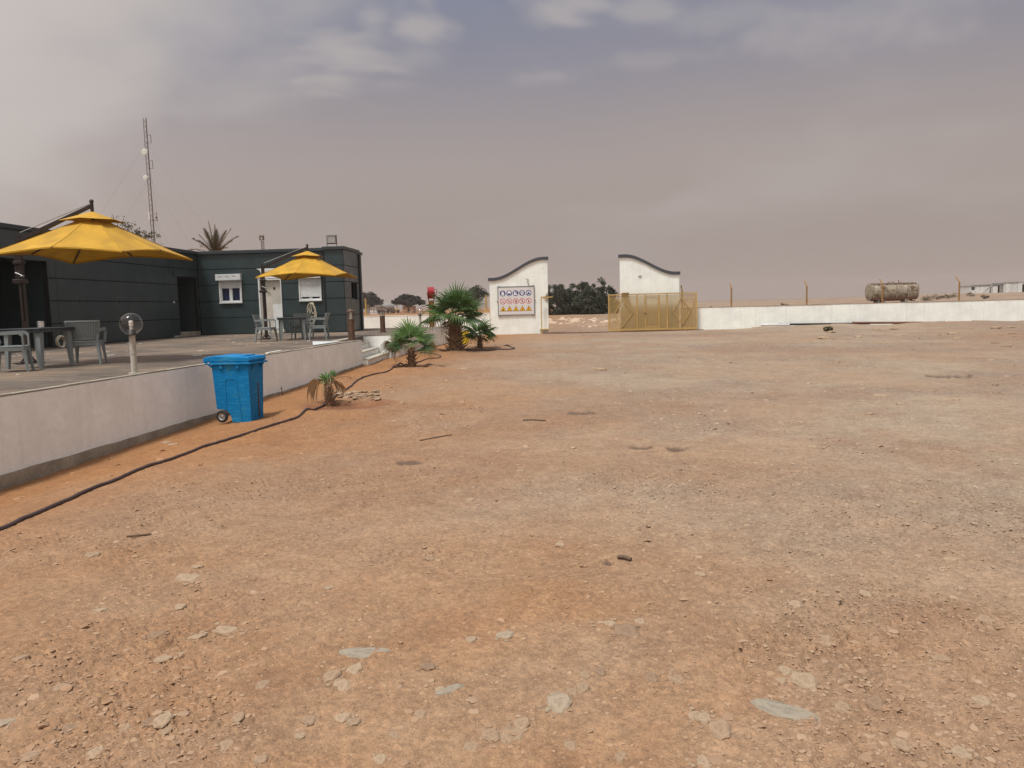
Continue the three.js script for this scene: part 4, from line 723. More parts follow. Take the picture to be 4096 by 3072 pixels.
    if (k === 2) { poly([[cx - 20, ry + 2], [cx + 30, ry - 4], [cx + 26, ry + 44], [cx - 2, ry + 46]], '#6d2226'); line([[cx - 6, ry], [cx - 12, ry - 38]], '#6d2226', 9); line([[cx + 6, ry], [cx + 4, ry - 46]], '#6d2226', 9); line([[cx + 18, ry], [cx + 22, ry - 42]], '#6d2226', 9); line([[cx + 28, ry], [cx + 38, ry - 28]], '#6d2226', 9); line([[cx - 18, ry + 14], [cx - 36, ry - 4]], '#6d2226', 9); }
    if (k === 3) { disc(cx, ry - 42, 11, K); line([[cx, ry - 28], [cx + 2, ry + 6]], K, 17); line([[cx, ry + 6], [cx - 22, ry + 46]], K, 11); line([[cx + 2, ry + 6], [cx + 24, ry + 44]], K, 11); line([[cx, ry - 22], [cx - 22, ry + 2]], K, 8); line([[cx, ry - 22], [cx + 20, ry - 2]], K, 8); }
    if (k === 4) { poly([[cx - 12, ry - 18], [cx + 18, ry - 18], [cx + 20, ry + 44], [cx - 16, ry + 44]], K); line([[cx - 6, ry - 22], [cx - 14, ry - 52]], K, 8); line([[cx + 8, ry - 22], [cx + 14, ry - 46]], K, 6); }
    line([[cx - 54, ry - 54], [cx + 54, ry + 54]], Rd, 12);
    const ty = 690, h = 150; poly([[cx, ty - h - 8], [cx + 92, ty + 6], [cx - 92, ty + 6]], '#453021'); poly([[cx, ty - h + 12], [cx + 74, ty - 5], [cx - 74, ty - 5]], Y);
    if (k === 0) { poly([[cx - 20, ty - 18], [cx - 26, ty - 46], [cx - 8, ty - 62], [cx - 2, ty - 84], [cx + 14, ty - 58], [cx + 30, ty - 40], [cx + 16, ty - 18]], K); }
    if (k === 1) { line([[cx - 40, ty - 22], [cx + 40, ty - 22]], K, 13); line([[cx - 12, ty - 92], [cx + 10, ty - 84], [cx + 4, ty - 56], [cx - 10, ty - 44]], K, 10); }
    if (k === 2) { disc(cx + 8, ty - 92, 8, K); line([[cx + 2, ty - 80], [cx - 8, ty - 52], [cx + 12, ty - 32]], K, 10); line([[cx - 8, ty - 52], [cx - 26, ty - 30]], K, 8); line([[cx, ty - 74], [cx + 24, ty - 62]], K, 7); line([[cx - 36, ty - 16], [cx + 36, ty - 16]], K, 7); }
    if (k === 3) { line([[cx - 12, ty - 84], [cx + 16, ty - 74], [cx + 22, ty - 46]], K, 8); disc(cx, ty - 36, 17, K); line([[cx - 18, ty - 70], [cx - 22, ty - 34]], K, 8); }
    if (k === 4) { disc(cx - 4, ty - 88, 9, K); line([[cx - 4, ty - 76], [cx - 16, ty - 40]], K, 12); line([[cx - 2, ty - 72], [cx + 24, ty - 52], [cx + 26, ty - 26]], K, 8); line([[cx - 14, ty - 40], [cx + 8, ty - 20]], K, 9); line([[cx - 36, ty - 20], [cx - 14, ty - 36]], K, 8); }
  }
  const ct = new THREE.CanvasTexture(cv); ct.colorSpace = THREE.SRGBColorSpace; ct.anisotropy = 8;
  part('panel', box(-1.02, 1.02, -0.79, 0.79, 0.02, 0.045, 0.004), M.pvc, bd); const pg = new THREE.PlaneGeometry(1.98, 1.51); pg.translate(0, 0, 0.0485); part('print', pg, mat(0xffffff, { map: ct, roughness: 0.55 }), bd);
  const fr = M.panelGrey; for (const g of [box(-1.05, 1.05, 0.785, 0.82, 0.012, 0.062), box(-1.05, 1.05, -0.82, -0.785, 0.012, 0.062), box(-1.05, -1.015, -0.785, 0.785, 0.012, 0.06), box(1.015, 1.05, -0.785, 0.785, 0.012, 0.06)]) part('frame', g, fr, bd);
  for (const [sx, sy] of [[-1, 1], [1, 1], [-1, -1], [1, -1]]) part('corner_clip', box(sx > 0 ? 0.88 : -1.056, sx > 0 ? 1.056 : -0.88, sy > 0 ? 0.815 : -0.845, sy > 0 ? 0.845 : -0.815, 0.008, 0.066), fr, bd);
  for (const s of [-1, 1]) part('bolt', rod([s * 1.075, 0, 0.0], [s * 1.075, 0, 0.05], 0.03), M.galv, bd);
}
{
  // sliding gate: frame, uprights, slats, flat-bar diamonds
  const z = GZ + 0.28, g = thing('sliding_gate', 'yellow slatted sliding gate standing open before the right-hand pillar', 'gate', [0, 0, z]);
  const x0 = 2.80, x1 = 7.74, y0 = 0.155, y1 = 2.215, t = 0.085;
  part('frame', [box(x0, x0 + t, y0, y1, -0.035, 0.035), box(x1 - t, x1, y0, y1, -0.035, 0.035), box(x0 + t, x1 - t, y1 - 0.07, y1, -0.034, 0.034), box(x0 + t, x1 - t, y0, y0 + 0.12, -0.034, 0.034)], M.yellowSteel, g);
  const ups = [[4.38, 4.455], [4.83, 4.875], [5.63, 5.675], [6.05, 6.125]]; for (const [a, b] of ups) part('upright', box(a, b, y0 + 0.12, y1 - 0.07, -0.032, 0.032), M.yellowSteel, g);
  const dt = part('wicket_door', [box(4.885, 4.925, y0 + 0.14, 2.06, 0.0, 0.042), box(5.58, 5.62, y0 + 0.14, 2.06, 0.0, 0.042), box(4.925, 5.58, 2.02, 2.06, 0.0, 0.042), box(4.925, 5.58, y0 + 0.14, y0 + 0.19, 0.0, 0.042)], M.yellowSteel, g); part('latch', box(4.80, 4.90, 1.08, 1.13, 0.043, 0.06), M.brownSteel, dt);
  const bays = [[x0 + t, 4.38], [4.455, 4.83], [4.875, 5.63], [5.675, 6.05], [6.125, x1 - t]], slatM = M.yellowSteel; const geos = bays.map(([a, b]) => { const s = new THREE.BoxGeometry(b - a, 0.032, 0.022); return uvm(s); });
  bays.forEach(([a, b], k) => { for (let y = y0 + 0.155; y < y1 - 0.08; y += 0.0555) { const o = part('slat', geos[k], slatM, g); o.position.set((a + b) / 2, y, -0.012); } });
  const dia = (l, tp, r, bt) => { for (const [p, q] of [[l, tp], [tp, r], [r, bt], [bt, l]]) part('diamond_bar', bar([p[0], p[1], 0.03], [q[0], q[1], 0.03], 0.02, 0.02, 0.05, 0.05), M.yellowSteel, g); };
  dia([3.16, 1.12], [3.58, 1.93], [4.14, 1.15], [3.56, 0.36]); dia([6.38, 1.16], [6.86, 1.93], [7.39, 1.22], [6.92, 0.44]);
  const rail = thing('gate_rail', 'rusty ground rail and guide posts of the sliding gate', 'rail'); part('rail', box(-0.98, 8.1, 0.085, 0.135, z - 0.02, z + 0.02), M.rust, rail);
  for (const px of [3.4, 6.9]) part('wheel', rod([px, 0.15, z - 0.03], [px, 0.15, z + 0.03], 0.05, 0.05, 14), M.blackIron, g);
  part('guide_post', [box(-0.98, -0.925, 0.05, 2.19, z - 0.03, z + 0.025), box(-0.98, -0.30, 2.12, 2.19, z - 0.03, z + 0.03), box(-0.84, -0.60, 2.06, 2.119, z - 0.05, z + 0.05), box(-1.06, -0.57, 0.31, 0.37, GZ + 0.003, z + 0.03)], M.yellowSteel, rail);
  part('stop_plate', triGeo([-0.57, 2.45, GZ + 0.05, -0.57, 1.95, GZ + 0.05, -0.80, 2.12, GZ + 0.05, -0.57, 2.45, GZ + 0.07, -0.80, 2.12, GZ + 0.07, -0.57, 1.95, GZ + 0.07, -0.57, 2.45, GZ + 0.05, -0.80, 2.12, GZ + 0.05, -0.80, 2.12, GZ + 0.07, -0.57, 2.45, GZ + 0.05, -0.80, 2.12, GZ + 0.07, -0.57, 2.45, GZ + 0.07, -0.57, 1.95, GZ + 0.05, -0.80, 2.12, GZ + 0.07, -0.80, 2.12, GZ + 0.05, -0.57, 1.95, GZ + 0.05, -0.57, 1.95, GZ + 0.07, -0.80, 2.12, GZ + 0.07]), M.concrete, rail);
  part('guide_roller', [box(3.57, 3.97, 2.16, 2.245, GZ + 0.0, z - 0.04, 0.01), box(3.57, 3.97, 2.225, 2.29, z - 0.06, z + 0.06, 0.01)], M.oldYellow, rail);
  // fence posts standing on the walls
  const mk = (m, h, arm) => [rod([0, 0, 0], [0, h, 0], 0.045, 0.042, 10), rod([0, h - 0.01, 0], [0.0, h + arm * 0.8, -arm], 0.042, 0.036, 10), ...[0.25, 0.55, 0.85].map((y) => rod([-0.06, y * h, 0], [0.06, y * h, 0], 0.012, 0.012, 6))];
  const f0 = thing('fence_post', 'x', 'post', [9.71, 1.36, GZ - 0.1], 0, 'bent fence posts standing on the white wall'); part('post', mk(0, 1.02, 0.36), M.oldYellow, f0); f0.userData.label = 'weathered bent-top fence post on the wall, the next one past the yellow gate';
  copy(f0, [13.85, 1.36, GZ - 0.1], 0, 'weathered bent-top fence post on the wall midway between the gate and the tank'); const f3 = copy(f0, [17.96, 1.36, GZ - 0.1], 0, 'weathered bent-top fence post on the wall in front of the old tank'); void f3; copy(f0, [22.08, 1.36, GZ - 0.1], 0, 'weathered bent-top fence post on the wall between the tank and the sheds');
  copy(f0, [6.98, 1.30, GZ - 0.1], 0, 'bent-top fence post hugging the gate pillar above the yellow gate');
  const y1p = thing('fence_post', 'bright yellow straight fence post on the wall beside the safety board pillar', 'post', [-4.12, 1.34, GZ - 0.1]); part('post', [rod([0, 0, 0], [0, 1.02, 0], 0.055, 0.05, 10), rod([0, 0.62, 0], [0.22, 0.62, 0], 0.015, 0.015, 6)], M.yellowSteel, y1p);
  copy(y1p, [-11.10, 1.34, GZ - 0.1], 0, 'bright yellow straight fence post on the wall at the corner of the dark building');
  const pf = thing('steel_hurdle', 'small brown pipe frame beyond the end of the yellow gate', 'frame', [7.1, 0.9, -47.4]); part('bar', [rod([0, -0.8, 0], [0, 0.9, 0], 0.025), rod([0, 0.9, 0], [1.1, 0.93, 0], 0.025), rod([0.55, -0.8, 0], [0.55, 0.9, 0], 0.02), rod([1.1, -0.8, 0], [1.1, 0.93, 0], 0.025)], M.rust, pf);
  // pipes and channels dumped along the wall
  const lay = (name, label, xa, xb, ya, yb, r, m, zz) => { const o = thing(name, label, 'pipe', [0, 0, 0]); part('shaft', rod([xa, ya, zz], [xb, yb, zz], r, r, 12), m, o); part('end', rod([xa - 0.02, ya, zz], [xa + 0.05, ya, zz], r * 1.18, r * 1.18, 12), m, o); };
  lay('metal_pipe', 'white end of pipe sticking out at the foot of the long white wall', 11.25, 12.8, 0.30, 0.285, 0.055, M.pvc, GZ + 0.32); lay('metal_pipe', 'long black pipe lying along the foot of the white wall', 12.3, 17.2, 0.30, 0.24, 0.055, M.blackIron, GZ + 0.20); lay('metal_pipe', 'rusty brown pipe lying along the foot of the wall under the old tank', 16.2, 19.9, 0.30, 0.22, 0.06, M.rust, GZ + 0.42); lay('metal_pipe', 'thin pale pipe lying beyond the rusty one at the foot of the wall', 19.5, 21.2, 0.27, 0.25, 0.035, M.postWhite, GZ + 0.30);
}

// ------------------------------------------------------------------ the blue wheeled bin
{
  const bp = onGround(233.2, 423), y = ground(bp.x + 0.1, bp.z - 0.2) + 0.004, b = thing('wheeled_bin', 'blue plastic wheeled bin with closed lid and one wheel showing, beside the terrace', 'bin', [bp.x - 0.295, y, bp.z + 0.0], -0.10);
  const W0 = 0.40, W1 = 0.50; // width at foot and top; local x runs from the hinge to the front, z is the width, near side at z = 0
  const s = new THREE.Shape(); [[0, 0.955], [0.63, 0.955], [0.612, 0.02], [0.60, 0.0], [0.295, 0.0], [0.285, 0.012], [0.280, 0.063], [0.265, 0.115], [0.235, 0.165], [0.19, 0.205], [0.135, 0.222], [0.04, 0.226], [0.030, 0.236]].forEach(([a, c], i) => i ? s.lineTo(a, c) : s.moveTo(a, c));
  const g = new THREE.ExtrudeGeometry(s, { depth: 1, steps: 1, bevelEnabled: true, bevelSize: 0.008, bevelThickness: 0.02, bevelSegments: 2 }), p = g.attributes.position;
  for (let i = 0; i < p.count; i++) { const h = Math.min(1, p.getY(i) / 0.955), w = mix(W0, W1, h); p.setZ(i, 0.015 * (1 - h) - w * p.getZ(i) - (W1 - w) / 2 * 1); }
  const gi = g.index ? g.toNonIndexed() : g; { const q = gi.attributes.position; for (let i = 0; i < q.count; i += 3) { for (const f of ['getX', 'getY', 'getZ']) { const a = q[f](i + 1), c = q[f](i + 2), k = f.slice(3); q['set' + k](i + 1, c); q['set' + k](i + 2, a); } } } gi.computeVertexNormals();
  const zs = (h) => 0.015 * (1 - h) - (W1 - mix(W0, W1, h)) / 2 + 0.02 * 0.45;
  const body = part('body', uvm(gi), M.bin, b);
  const raised = tube([[0.205, 0.215, zs(0.22) + 0.003], [0.212, 0.45, zs(0.47) + 0.003], [0.220, 0.68, zs(0.71) + 0.003], [0.245, 0.715, zs(0.75) + 0.003], [0.30, 0.722, zs(0.755) + 0.003], [0.375, 0.72, zs(0.755) + 0.003], [0.415, 0.69, zs(0.72) + 0.003], [0.425, 0.6, zs(0.63) + 0.003], [0.445, 0.3, zs(0.31) + 0.003], [0.455, 0.02, zs(0.02) + 0.003]], 0.005, 90, 6); part('moulding', raised, M.bin, body);
  part('slot', box(0.614, 0.632, 0.06, 0.74, -0.32, -0.27, 0.008), M.plasticDark, body);
  part('rim', [box(-0.035, 0.70, 0.955, 0.985, -W1 - 0.05, 0.05, 0.01), box(-0.03, 0.66, 0.985, 1.01, -W1 - 0.03, 0.035, 0.008)], M.bin, b);
  for (const x of [0.14, 0.43]) part('rib', box(x, x + 0.055, 0.885, 0.956, 0.0, 0.035, 0.008), M.bin, body);
  part('front_rib', [bar([0.62, 0.86, -0.12], [0.69, 0.956, -0.12], 0.03, 0.03, 0.03, 0.03), bar([0.62, 0.86, -0.40], [0.69, 0.956, -0.40], 0.03, 0.03, 0.03, 0.03)], M.bin, body);
  const ls = new THREE.Shape(); [[-0.10, 1.012], [0.665, 1.012], [0.672, 1.03], [0.655, 1.062], [0.50, 1.072], [0.30, 1.082], [0.10, 1.092], [-0.02, 1.082], [-0.10, 1.068], [-0.125, 1.04]].forEach(([a, c], i) => i ? ls.lineTo(a, c) : ls.moveTo(a, c));
  const lg = new THREE.ExtrudeGeometry(ls, { depth: W1 + 0.04, bevelEnabled: true, bevelSize: 0.012, bevelThickness: 0.02, bevelSegments: 2 }); lg.translate(0, 0, -W1 - 0.02); const lid = part('lid', uvm(lg), M.bin, b); part('lid_dome', box(0.08, 0.55, 1.07, 1.10, -W1 + 0.07, -0.07, 0.014), M.bin, lid);
  part('handle', [rod([-0.115, 1.005, -W1 - 0.03], [-0.115, 1.005, 0.045], 0.018, 0.018, 14), bar([-0.11, 1.0, 0.03], [0.02, 0.90, 0.0], 0.03, 0.04, 0.02, 0.02), bar([-0.11, 1.0, -W1 - 0.02], [0.02, 0.90, -W1], 0.03, 0.04, 0.02, 0.02)], M.bin, b);
  for (const zz of [0.02, -W1 + 0.02]) { const cx = 0.135, cy = 0.105; const wt = new THREE.TorusGeometry(0.078, 0.026, 14, 36); wt.scale(1, 1, 0.95); wt.translate(cx, cy, zz); const w = part('wheel', wt, M.rubber, b); part('rim', lathe([[0.001, 0.012], [0.012, 0.018], [0.02, 0.010], [0.045, 0.004], [0.058, 0.016], [0.064, 0.018], [0.064, -0.018], [0.001, -0.018]], 28).rotateX(Math.PI / 2).translate(cx, cy, zz), M.galv, w); }
  part('axle', rod([0.135, 0.105, -W1], [0.135, 0.105, 0.0], 0.012), M.galv, b);
}

// ------------------------------------------------------------------ irrigation hose along the terrace
{
  const put = (list, name, label, r) => { const pts = list.map(([a, c]) => { const p = onGround(a, c); p.y = ground(p.x, p.z) + groundDetail(p.x, p.z, p.length()) + r * 0.75; return p; }); pts.unshift ? 0 : 0; const crv = new THREE.CatmullRomCurve3(pts); const f = []; for (let i = 0; i <= 220; i++) { const p = crv.getPoint(i / 220); p.y = ground(p.x, p.z) + groundDetail(p.x, p.z, p.length()) + r * 0.7; f.push(p); } tag(part(name, tube(f, r, 700, 8), M.hose), label, 'hose'); };
  put([[-60, 553], [0, 530], [50.6, 508.4], [89.7, 491], [116, 480.5], [135, 471.5], [168.8, 461], [200, 448.8], [237, 437], [276.7, 424.5], [299.3, 416.6], [316.3, 409.8], [327, 403.5], [338.9, 393.5], [347.9, 388.9], [354.7, 383.3], [359.2, 379.9], [367.1, 376.5], [384, 372.8], [393, 369.5], [400, 366.5], [408, 364.8], [416.6, 363.3], [428.4, 359], [438, 358.2], [440.5, 357], [437, 354.9], [430, 353.6], [420, 353]], 'irrigation_hose', 'dark hose trailing past the bin along the foot of the terrace', 0.021);
  put([[462, 352], [470, 351.6], [483, 350.8], [497, 350.2], [510, 349.6], [514.5, 348.6], [511, 347.6], [500, 347.4], [488, 348.2]], 'irrigation_hose', 'short dark hose looping round the smallest green palm', 0.028);
}

// ------------------------------------------------------------------ fan palms
function fanBlade(R, n, spread, droop, col, rnd) {
  const pos = [], cl = [], da = spread / (n - 1);
  const push = (pts, k) => { for (const q of pts) { pos.push(q.x, q.y, q.z); cl.push(col[0] * k, col[1] * k, col[2] * k); } };
  for (let i = 0; i < n; i++) {
    const a = -spread / 2 + da * i + (rnd() - 0.5) * da * 0.3, len = R * (0.78 + 0.22 * Math.cos(a * 0.7)) * (0.88 + 0.2 * rnd()), c = Math.cos(a), s = Math.sin(a);
    const r0 = len * 0.46, hw = r0 * Math.tan(da / 2) * 1.08, f = hw * 0.55, k = 0.75 + 0.5 * rnd();
    const at = (r, w, z) => V(s * r + c * w, c * r - s * w, z - droop * R * Math.pow(r / R, 2.4));
    const tw = (rnd() - 0.5) * 0.22 * R, dp = -droop * R * (0.2 + 0.5 * rnd());
    const C = V(0, 0, 0), Lq = at(r0, -hw, f), Mq = at(r0, 0, -f), Rq = at(r0, hw, f), L2 = at(len * 0.75, -hw * 0.62, f * 0.5), M2 = at(len * 0.75, 0, -f * 0.5), R2 = at(len * 0.75, hw * 0.62, f * 0.5), Tq = at(len, tw * 0.3, dp);
    push([C, Lq, Mq, C, Mq, Rq], k); push([Lq, L2, M2, Lq, M2, Mq, Mq, M2, R2, Mq, R2, Rq], k); push([L2, Tq, M2, M2, Tq, R2], k * 0.95);
  }
  return triGeo(pos, null, cl);
}
function fanPalm(name, label, p, o) {
  const t = thing(name, label, 'palm', [p.x, p.y - 0.02, p.z], 0), R = rng(o.seed);
  const g = [lathe([[0.001, -0.1], [o.r0 * 1.15, -0.1], [o.r0 * 1.1, 0.03], [o.r0 * 0.9, o.h * 0.35], [o.r1, o.h], [0.001, o.h + 0.02]], 14)];
  const nb = o.boots; for (let i = 0; i < nb; i++) { const f = i / nb, a = i * 2.4, y = o.h * (0.04 + 0.95 * f), r = mix(o.r0, o.r1, f), le = o.r0 * (0.9 + 0.8 * R()), c = Math.cos(a), s = Math.sin(a), q = le * (0.5 + 0.5 * R()); g.push(bar([c * r * 0.75, y, s * r * 0.75], [c * (r + q * 0.75), y + q * 0.55 + 0.01, s * (r + q * 0.75)], o.r0 * 0.55, o.r0 * 0.10, o.r0 * 0.22, o.r0 * 0.06)); }
  const tr = uvm(merge(g)); part('trunk', tr, M.bark, t);
  const green = [0.085, 0.165, 0.036], dark = [0.062, 0.120, 0.032], brown = [0.20, 0.115, 0.060], straw = [0.55, 0.40, 0.22];
  for (const [az, el, pl, size, kind, roll] of o.leaves) {
    // az 0 points at the viewer's right (+x), pi/2 away from the yard's near side (-z)
    const A = V(Math.cos(az) * Math.cos(el), Math.sin(el), -Math.sin(az) * Math.cos(el)), c0 = V(0, o.h * 0.97, 0), e = c0.clone().addScaledVector(A, pl); e.y -= 0.06 * pl * Math.cos(el);
    const col = [green, dark, brown, straw][kind]; const B = A.clone(); B.y -= kind >= 2 ? 0.9 : 0.25 * Math.cos(el); B.normalize();
    let N = V(0, 1, 0).addScaledVector(B, -B.y); if (N.length() < 0.3) N = V(0.25, 0, 1).addScaledVector(B, -B.z); N.normalize(); if (roll) N.applyAxisAngle(B, roll);
    const X = V().crossVectors(B, N).normalize(); N = V().crossVectors(X, B).normalize();
    const bl = fanBlade(size, o.seg ?? 24, kind >= 2 ? 2.4 : 3.9, kind >= 2 ? 0.55 : 0.22 + 0.12 * R(), col, R); bl.applyMatrix4(new THREE.Matrix4().makeBasis(X, B, N).setPosition(e)); bl.computeVertexNormals();
    const f = part('frond', bl, M.leaf, t); if (kind >= 2) f.userData.label = kind === 2 ? 'withered brown frond' : 'dry straw-coloured frond';
    const mid = c0.clone().lerp(e, 0.5); mid.y += 0.04 * pl; part('petiole', tube([c0.toArray(), mid.toArray(), e.toArray()], 0.010 * (o.thick ?? 1), 10, 5), kind >= 2 ? M.bark : new THREE.MeshStandardMaterial({ color: lc([0.16, 0.20, 0.07]), roughness: 0.6 }), f);
  }
  return t;
}
{
  const pA = onGround(412, 368.5), pB = onGround(456, 353), pC = onGround(480, 349.5), pD = onGround(329.5, 404);
  const H = Math.PI / 2;
  fanPalm('fan_palm', 'young fan palm by the stairs with a bright upright fan and brown withered fronds', pA, { seed: 3, h: 0.62, r0: 0.12, r1: 0.085, boots: 34, leaves: [[2.2, 1.32, 0.42, 0.56, 0, 0.1], [0.9, 1.12, 0.36, 0.50, 0, 0.3], [2.9, 0.85, 0.36, 0.50, 0, -0.5], [0.15, 0.62, 0.42, 0.46, 1, 0.5], [4.2, 0.70, 0.30, 0.44, 1, 0.2], [5.3, 0.55, 0.32, 0.46, 0, 0.3], [3.5, 0.35, 0.38, 0.42, 1, -0.4], [3.1, 0.32, 0.55, 0.46, 2, 0.9], [0.2, 0.28, 0.50, 0.46, 3, -0.8], [2.6, 0.12, 0.42, 0.40, 1, -0.3], [1.5, 0.5, 0.35, 0.45, 1, 0], [5.9, 0.1, 0.40, 0.40, 1, 0.4], [3.9, 0.02, 0.42, 0.38, 2, 0.2]] });
  const lv = []; const R = rng(55); for (let i = 0; i < 20; i++) { const f = i / 20; lv.push([i * 2.4 + R() * 0.4, mix(1.38, -0.05, Math.pow(f, 0.85)), 0.50 + 0.2 * R(), 0.68 + 0.16 * R(), f > 0.9 ? 2 : R() > 0.5 ? 1 : 0, (R() - 0.5) * 0.8]); }
  fanPalm('fan_palm', 'tallest green fan palm with a thick shaggy trunk, before the white boundary wall', pB, { seed: 5, h: 1.30, r0: 0.25, r1: 0.15, boots: 80, leaves: lv, thick: 1.6, seg: 26 });
  const lc2 = []; for (let i = 0; i < 12; i++) lc2.push([i * 2.4 + R(), mix(1.25, -0.1, i / 12), 0.26 + 0.1 * R(), 0.42 + 0.12 * R(), R() > 0.6 ? 1 : 0, (R() - 0.5)]);
  fanPalm('fan_palm', 'smallest green fan palm with a thin trunk, beside the short hose loop', pC, { seed: 7, h: 0.52, r0: 0.11, r1: 0.07, boots: 26, leaves: lc2, seg: 18 });
  const pd = fanPalm('fan_palm', 'dying dwarf palm of dry fronds with one green tip, near the blue bin', pD, { seed: 9, h: 0.36, r0: 0.075, r1: 0.055, boots: 60, seg: 9, thick: 0.6, leaves: [[2.6, 1.38, 0.12, 0.19, 0, 0.4], [0.7, 1.2, 0.24, 0.10, 0, 1.2]] });
  { // hanging dry fronds: an arched stalk with narrow blades that droop from its end
    const Q = rng(19);
    for (const [az, reach, rise, hang, n] of [[3.05, 0.28, 0.10, 0.42, 9], [3.45, 0.18, 0.09, 0.44, 9], [2.7, 0.33, 0.10, 0.30, 8], [0.1, 0.13, 0.07, 0.28, 9], [0.5, 0.36, 0.12, 0.10, 3], [5.2, 0.10, 0.06, 0.30, 9], [4.3, 0.13, 0.08, 0.32, 9], [1.4, 0.10, 0.10, 0.25, 8], [6.0, 0.16, 0.03, 0.22, 8], [5.6, 0.07, 0.13, 0.2, 8], [2.2, 0.07, 0.12, 0.2, 8]]) {
      const c = Math.cos(az), s = -Math.sin(az), e = V(c * reach, 0.39 + rise, s * reach), pos = [], col = [];
      for (let k = 0; k < n; k++) {
        const a2 = az + (Q() - 0.5) * 2.0, r = 0.04 + 0.15 * Q(), l = hang * (0.7 + 0.5 * Q()), w = 0.012 + 0.008 * Q(), dx = Math.cos(a2), dz = -Math.sin(a2); const pts = [e, V(e.x + dx * r * 0.6, e.y - l * 0.25, e.z + dz * r * 0.6), V(e.x + dx * r, e.y - l * 0.65, e.z + dz * r), V(e.x + dx * r * 1.05, Math.max(0.02, e.y - l), e.z + dz * r * 1.05)];
        for (let m = 0; m < 3; m++) { const w0 = [0.4, 1, 0.9, 0.1][m] * w, w1 = [0.4, 1, 0.9, 0.1][m + 1] * w, A = pts[m], B = pts[m + 1], sx = -dz * 0.6 + 0.5, sz = dx * 0.6; pos.push(A.x - sx * w0, A.y, A.z - sz * w0, B.x - sx * w1, B.y, B.z - sz * w1, A.x + sx * w0, A.y, A.z + sz * w0, A.x + sx * w0, A.y, A.z + sz * w0, B.x - sx * w1, B.y, B.z - sz * w1, B.x + sx * w1, B.y, B.z + sz * w1); const t3 = 0.75 + 0.5 * Q(); for (let q = 0; q < 6; q++) col.push(0.50 * t3, 0.36 * t3, 0.21 * t3); }
      }
      const f = part('dry_frond', triGeo(pos, null, col), M.foliage, pd); part('petiole', tube([[0, 0.33, 0], [c * reach * 0.45, 0.37 + rise * 1.1, s * reach * 0.45], e.toArray()], 0.006, 12, 5), M.bark, f);
    }
  }
  // dead fibre and stalks lying about
  const twig = (a, c, name, label, r) => { const p = onGround(...a), q = onGround(...c); const m = p.clone().lerp(q, 0.5); for (const k of [p, m, q]) k.y = ground(k.x, k.z) + groundDetail(k.x, k.z, k.length()) + r; m.y += r * 0.6; const o = part(name, tube([p, m, q], r, 12, 6), M.stick); tag(o, label, 'twig'); };
  twig([127, 538.5], [151, 534.5], 'twig', 'thin brown twig lying on the orange sand between hose and stones', 0.008);
  twig([420, 441], [452, 434.5], 'twig', 'long thin twig on the beige dirt right of the withered palm', 0.008);
  twig([618, 559.5], [631, 562], 'twig', 'dark scrap of bark lying in the middle of the yard', 0.014);
  twig([523, 421], [546, 421.5], 'twig', 'forked dry twig lying in the yard in line with the gate', 0.010);
  { const p = onGround(269, 398), s = thing('metal_stake', 'short rusty stake stuck in the sand right of the blue bin', 'stake', [p.x + 0.15, ground(p.x + 0.15, p.z - 0.4), p.z - 0.4]); part('shaft', [rod([0, -0.05, 0], [-0.03, 0.16, 0], 0.008), rod([-0.035, 0.14, 0], [-0.02, 0.17, 0.01], 0.012)], M.rust, s); }
  const bk = onGround(464, 343.5), bu = thing('yellow_bucket', 'bright yellow plastic tub on the ground behind the tallest palm', 'tub', [bk.x, bk.y, bk.z]);
  part('body', lathe([[0.001, 0], [0.19, 0], [0.20, 0.01], [0.245, 0.52], [0.26, 0.525], [0.26, 0.55], [0.235, 0.545], [0.19, 0.03], [0.001, 0.02]], 28), M.bucket, bu); for (let k = 0; k < 12; k++) { const a = k * Math.PI / 6; part('rib', bar([Math.cos(a) * 0.199, 0.02, Math.sin(a) * 0.199], [Math.cos(a) * 0.245, 0.51, Math.sin(a) * 0.245], 0.012, 0.012, 0.012, 0.012), M.bucket, bu); }
}

// ------------------------------------------------------------------ hose reel on its stand, beyond the terrace
{
  const r = thing('hose_reel', 'red fire hose reel on a brown stand, rising behind the palms', 'hose reel', [-6.27, 0.1, -38], 0.164);
  part('stand', [box(-0.14, 0.14, 0.02, 1.98, -0.10, 0.10, 0.01), box(-0.3, 0.3, 0, 0.03, -0.3, 0.3)], M.oldYellow, r); const hp = []; for (let k = 0; k < 9; k++) hp.push(new THREE.TorusGeometry(0.26 + 0.02 * (k % 2), 0.018, 8, 30).rotateY(Math.PI / 2).translate(-0.128 + k * 0.032, 2.36, 0)); part('hose', hp, M.red, r);
  for (const s of [-1, 1]) part('flange', rod([s * 0.155, 2.36, 0], [s * 0.170, 2.36, 0], 0.335, 0.335, 32), M.red, r); part('drum', rod([-0.15, 2.36, 0], [0.15, 2.36, 0], 0.255, 0.255, 28), M.red, r);
  part('handle', tube([[0.17, 2.52, 0.15], [0.26, 2.52, 0.15], [0.28, 2.40, 0.15], [0.26, 2.25, 0.15], [0.17, 2.24, 0.15]], 0.016, 24, 8), M.red, r); part('bracket', [bar([-0.12, 1.97, 0], [-0.2, 2.36, 0], 0.04), bar([0.12, 1.97, 0], [0.2, 2.36, 0], 0.04), rod([-0.21, 2.36, 0], [0.21, 2.36, 0], 0.03)], M.oldYellow, r);
  const q = thing('pipe_post', 'thin grey post standing beside the red hose reel', 'post', [-5.55, 0.1, -37.5]); part('shaft', rod([0, 0, 0], [0, 1.75, 0], 0.035), M.galv, q); part('clamp', box(-0.07, 0.07, 1.55, 1.65, -0.05, 0.05), M.oldYellow, q);
}

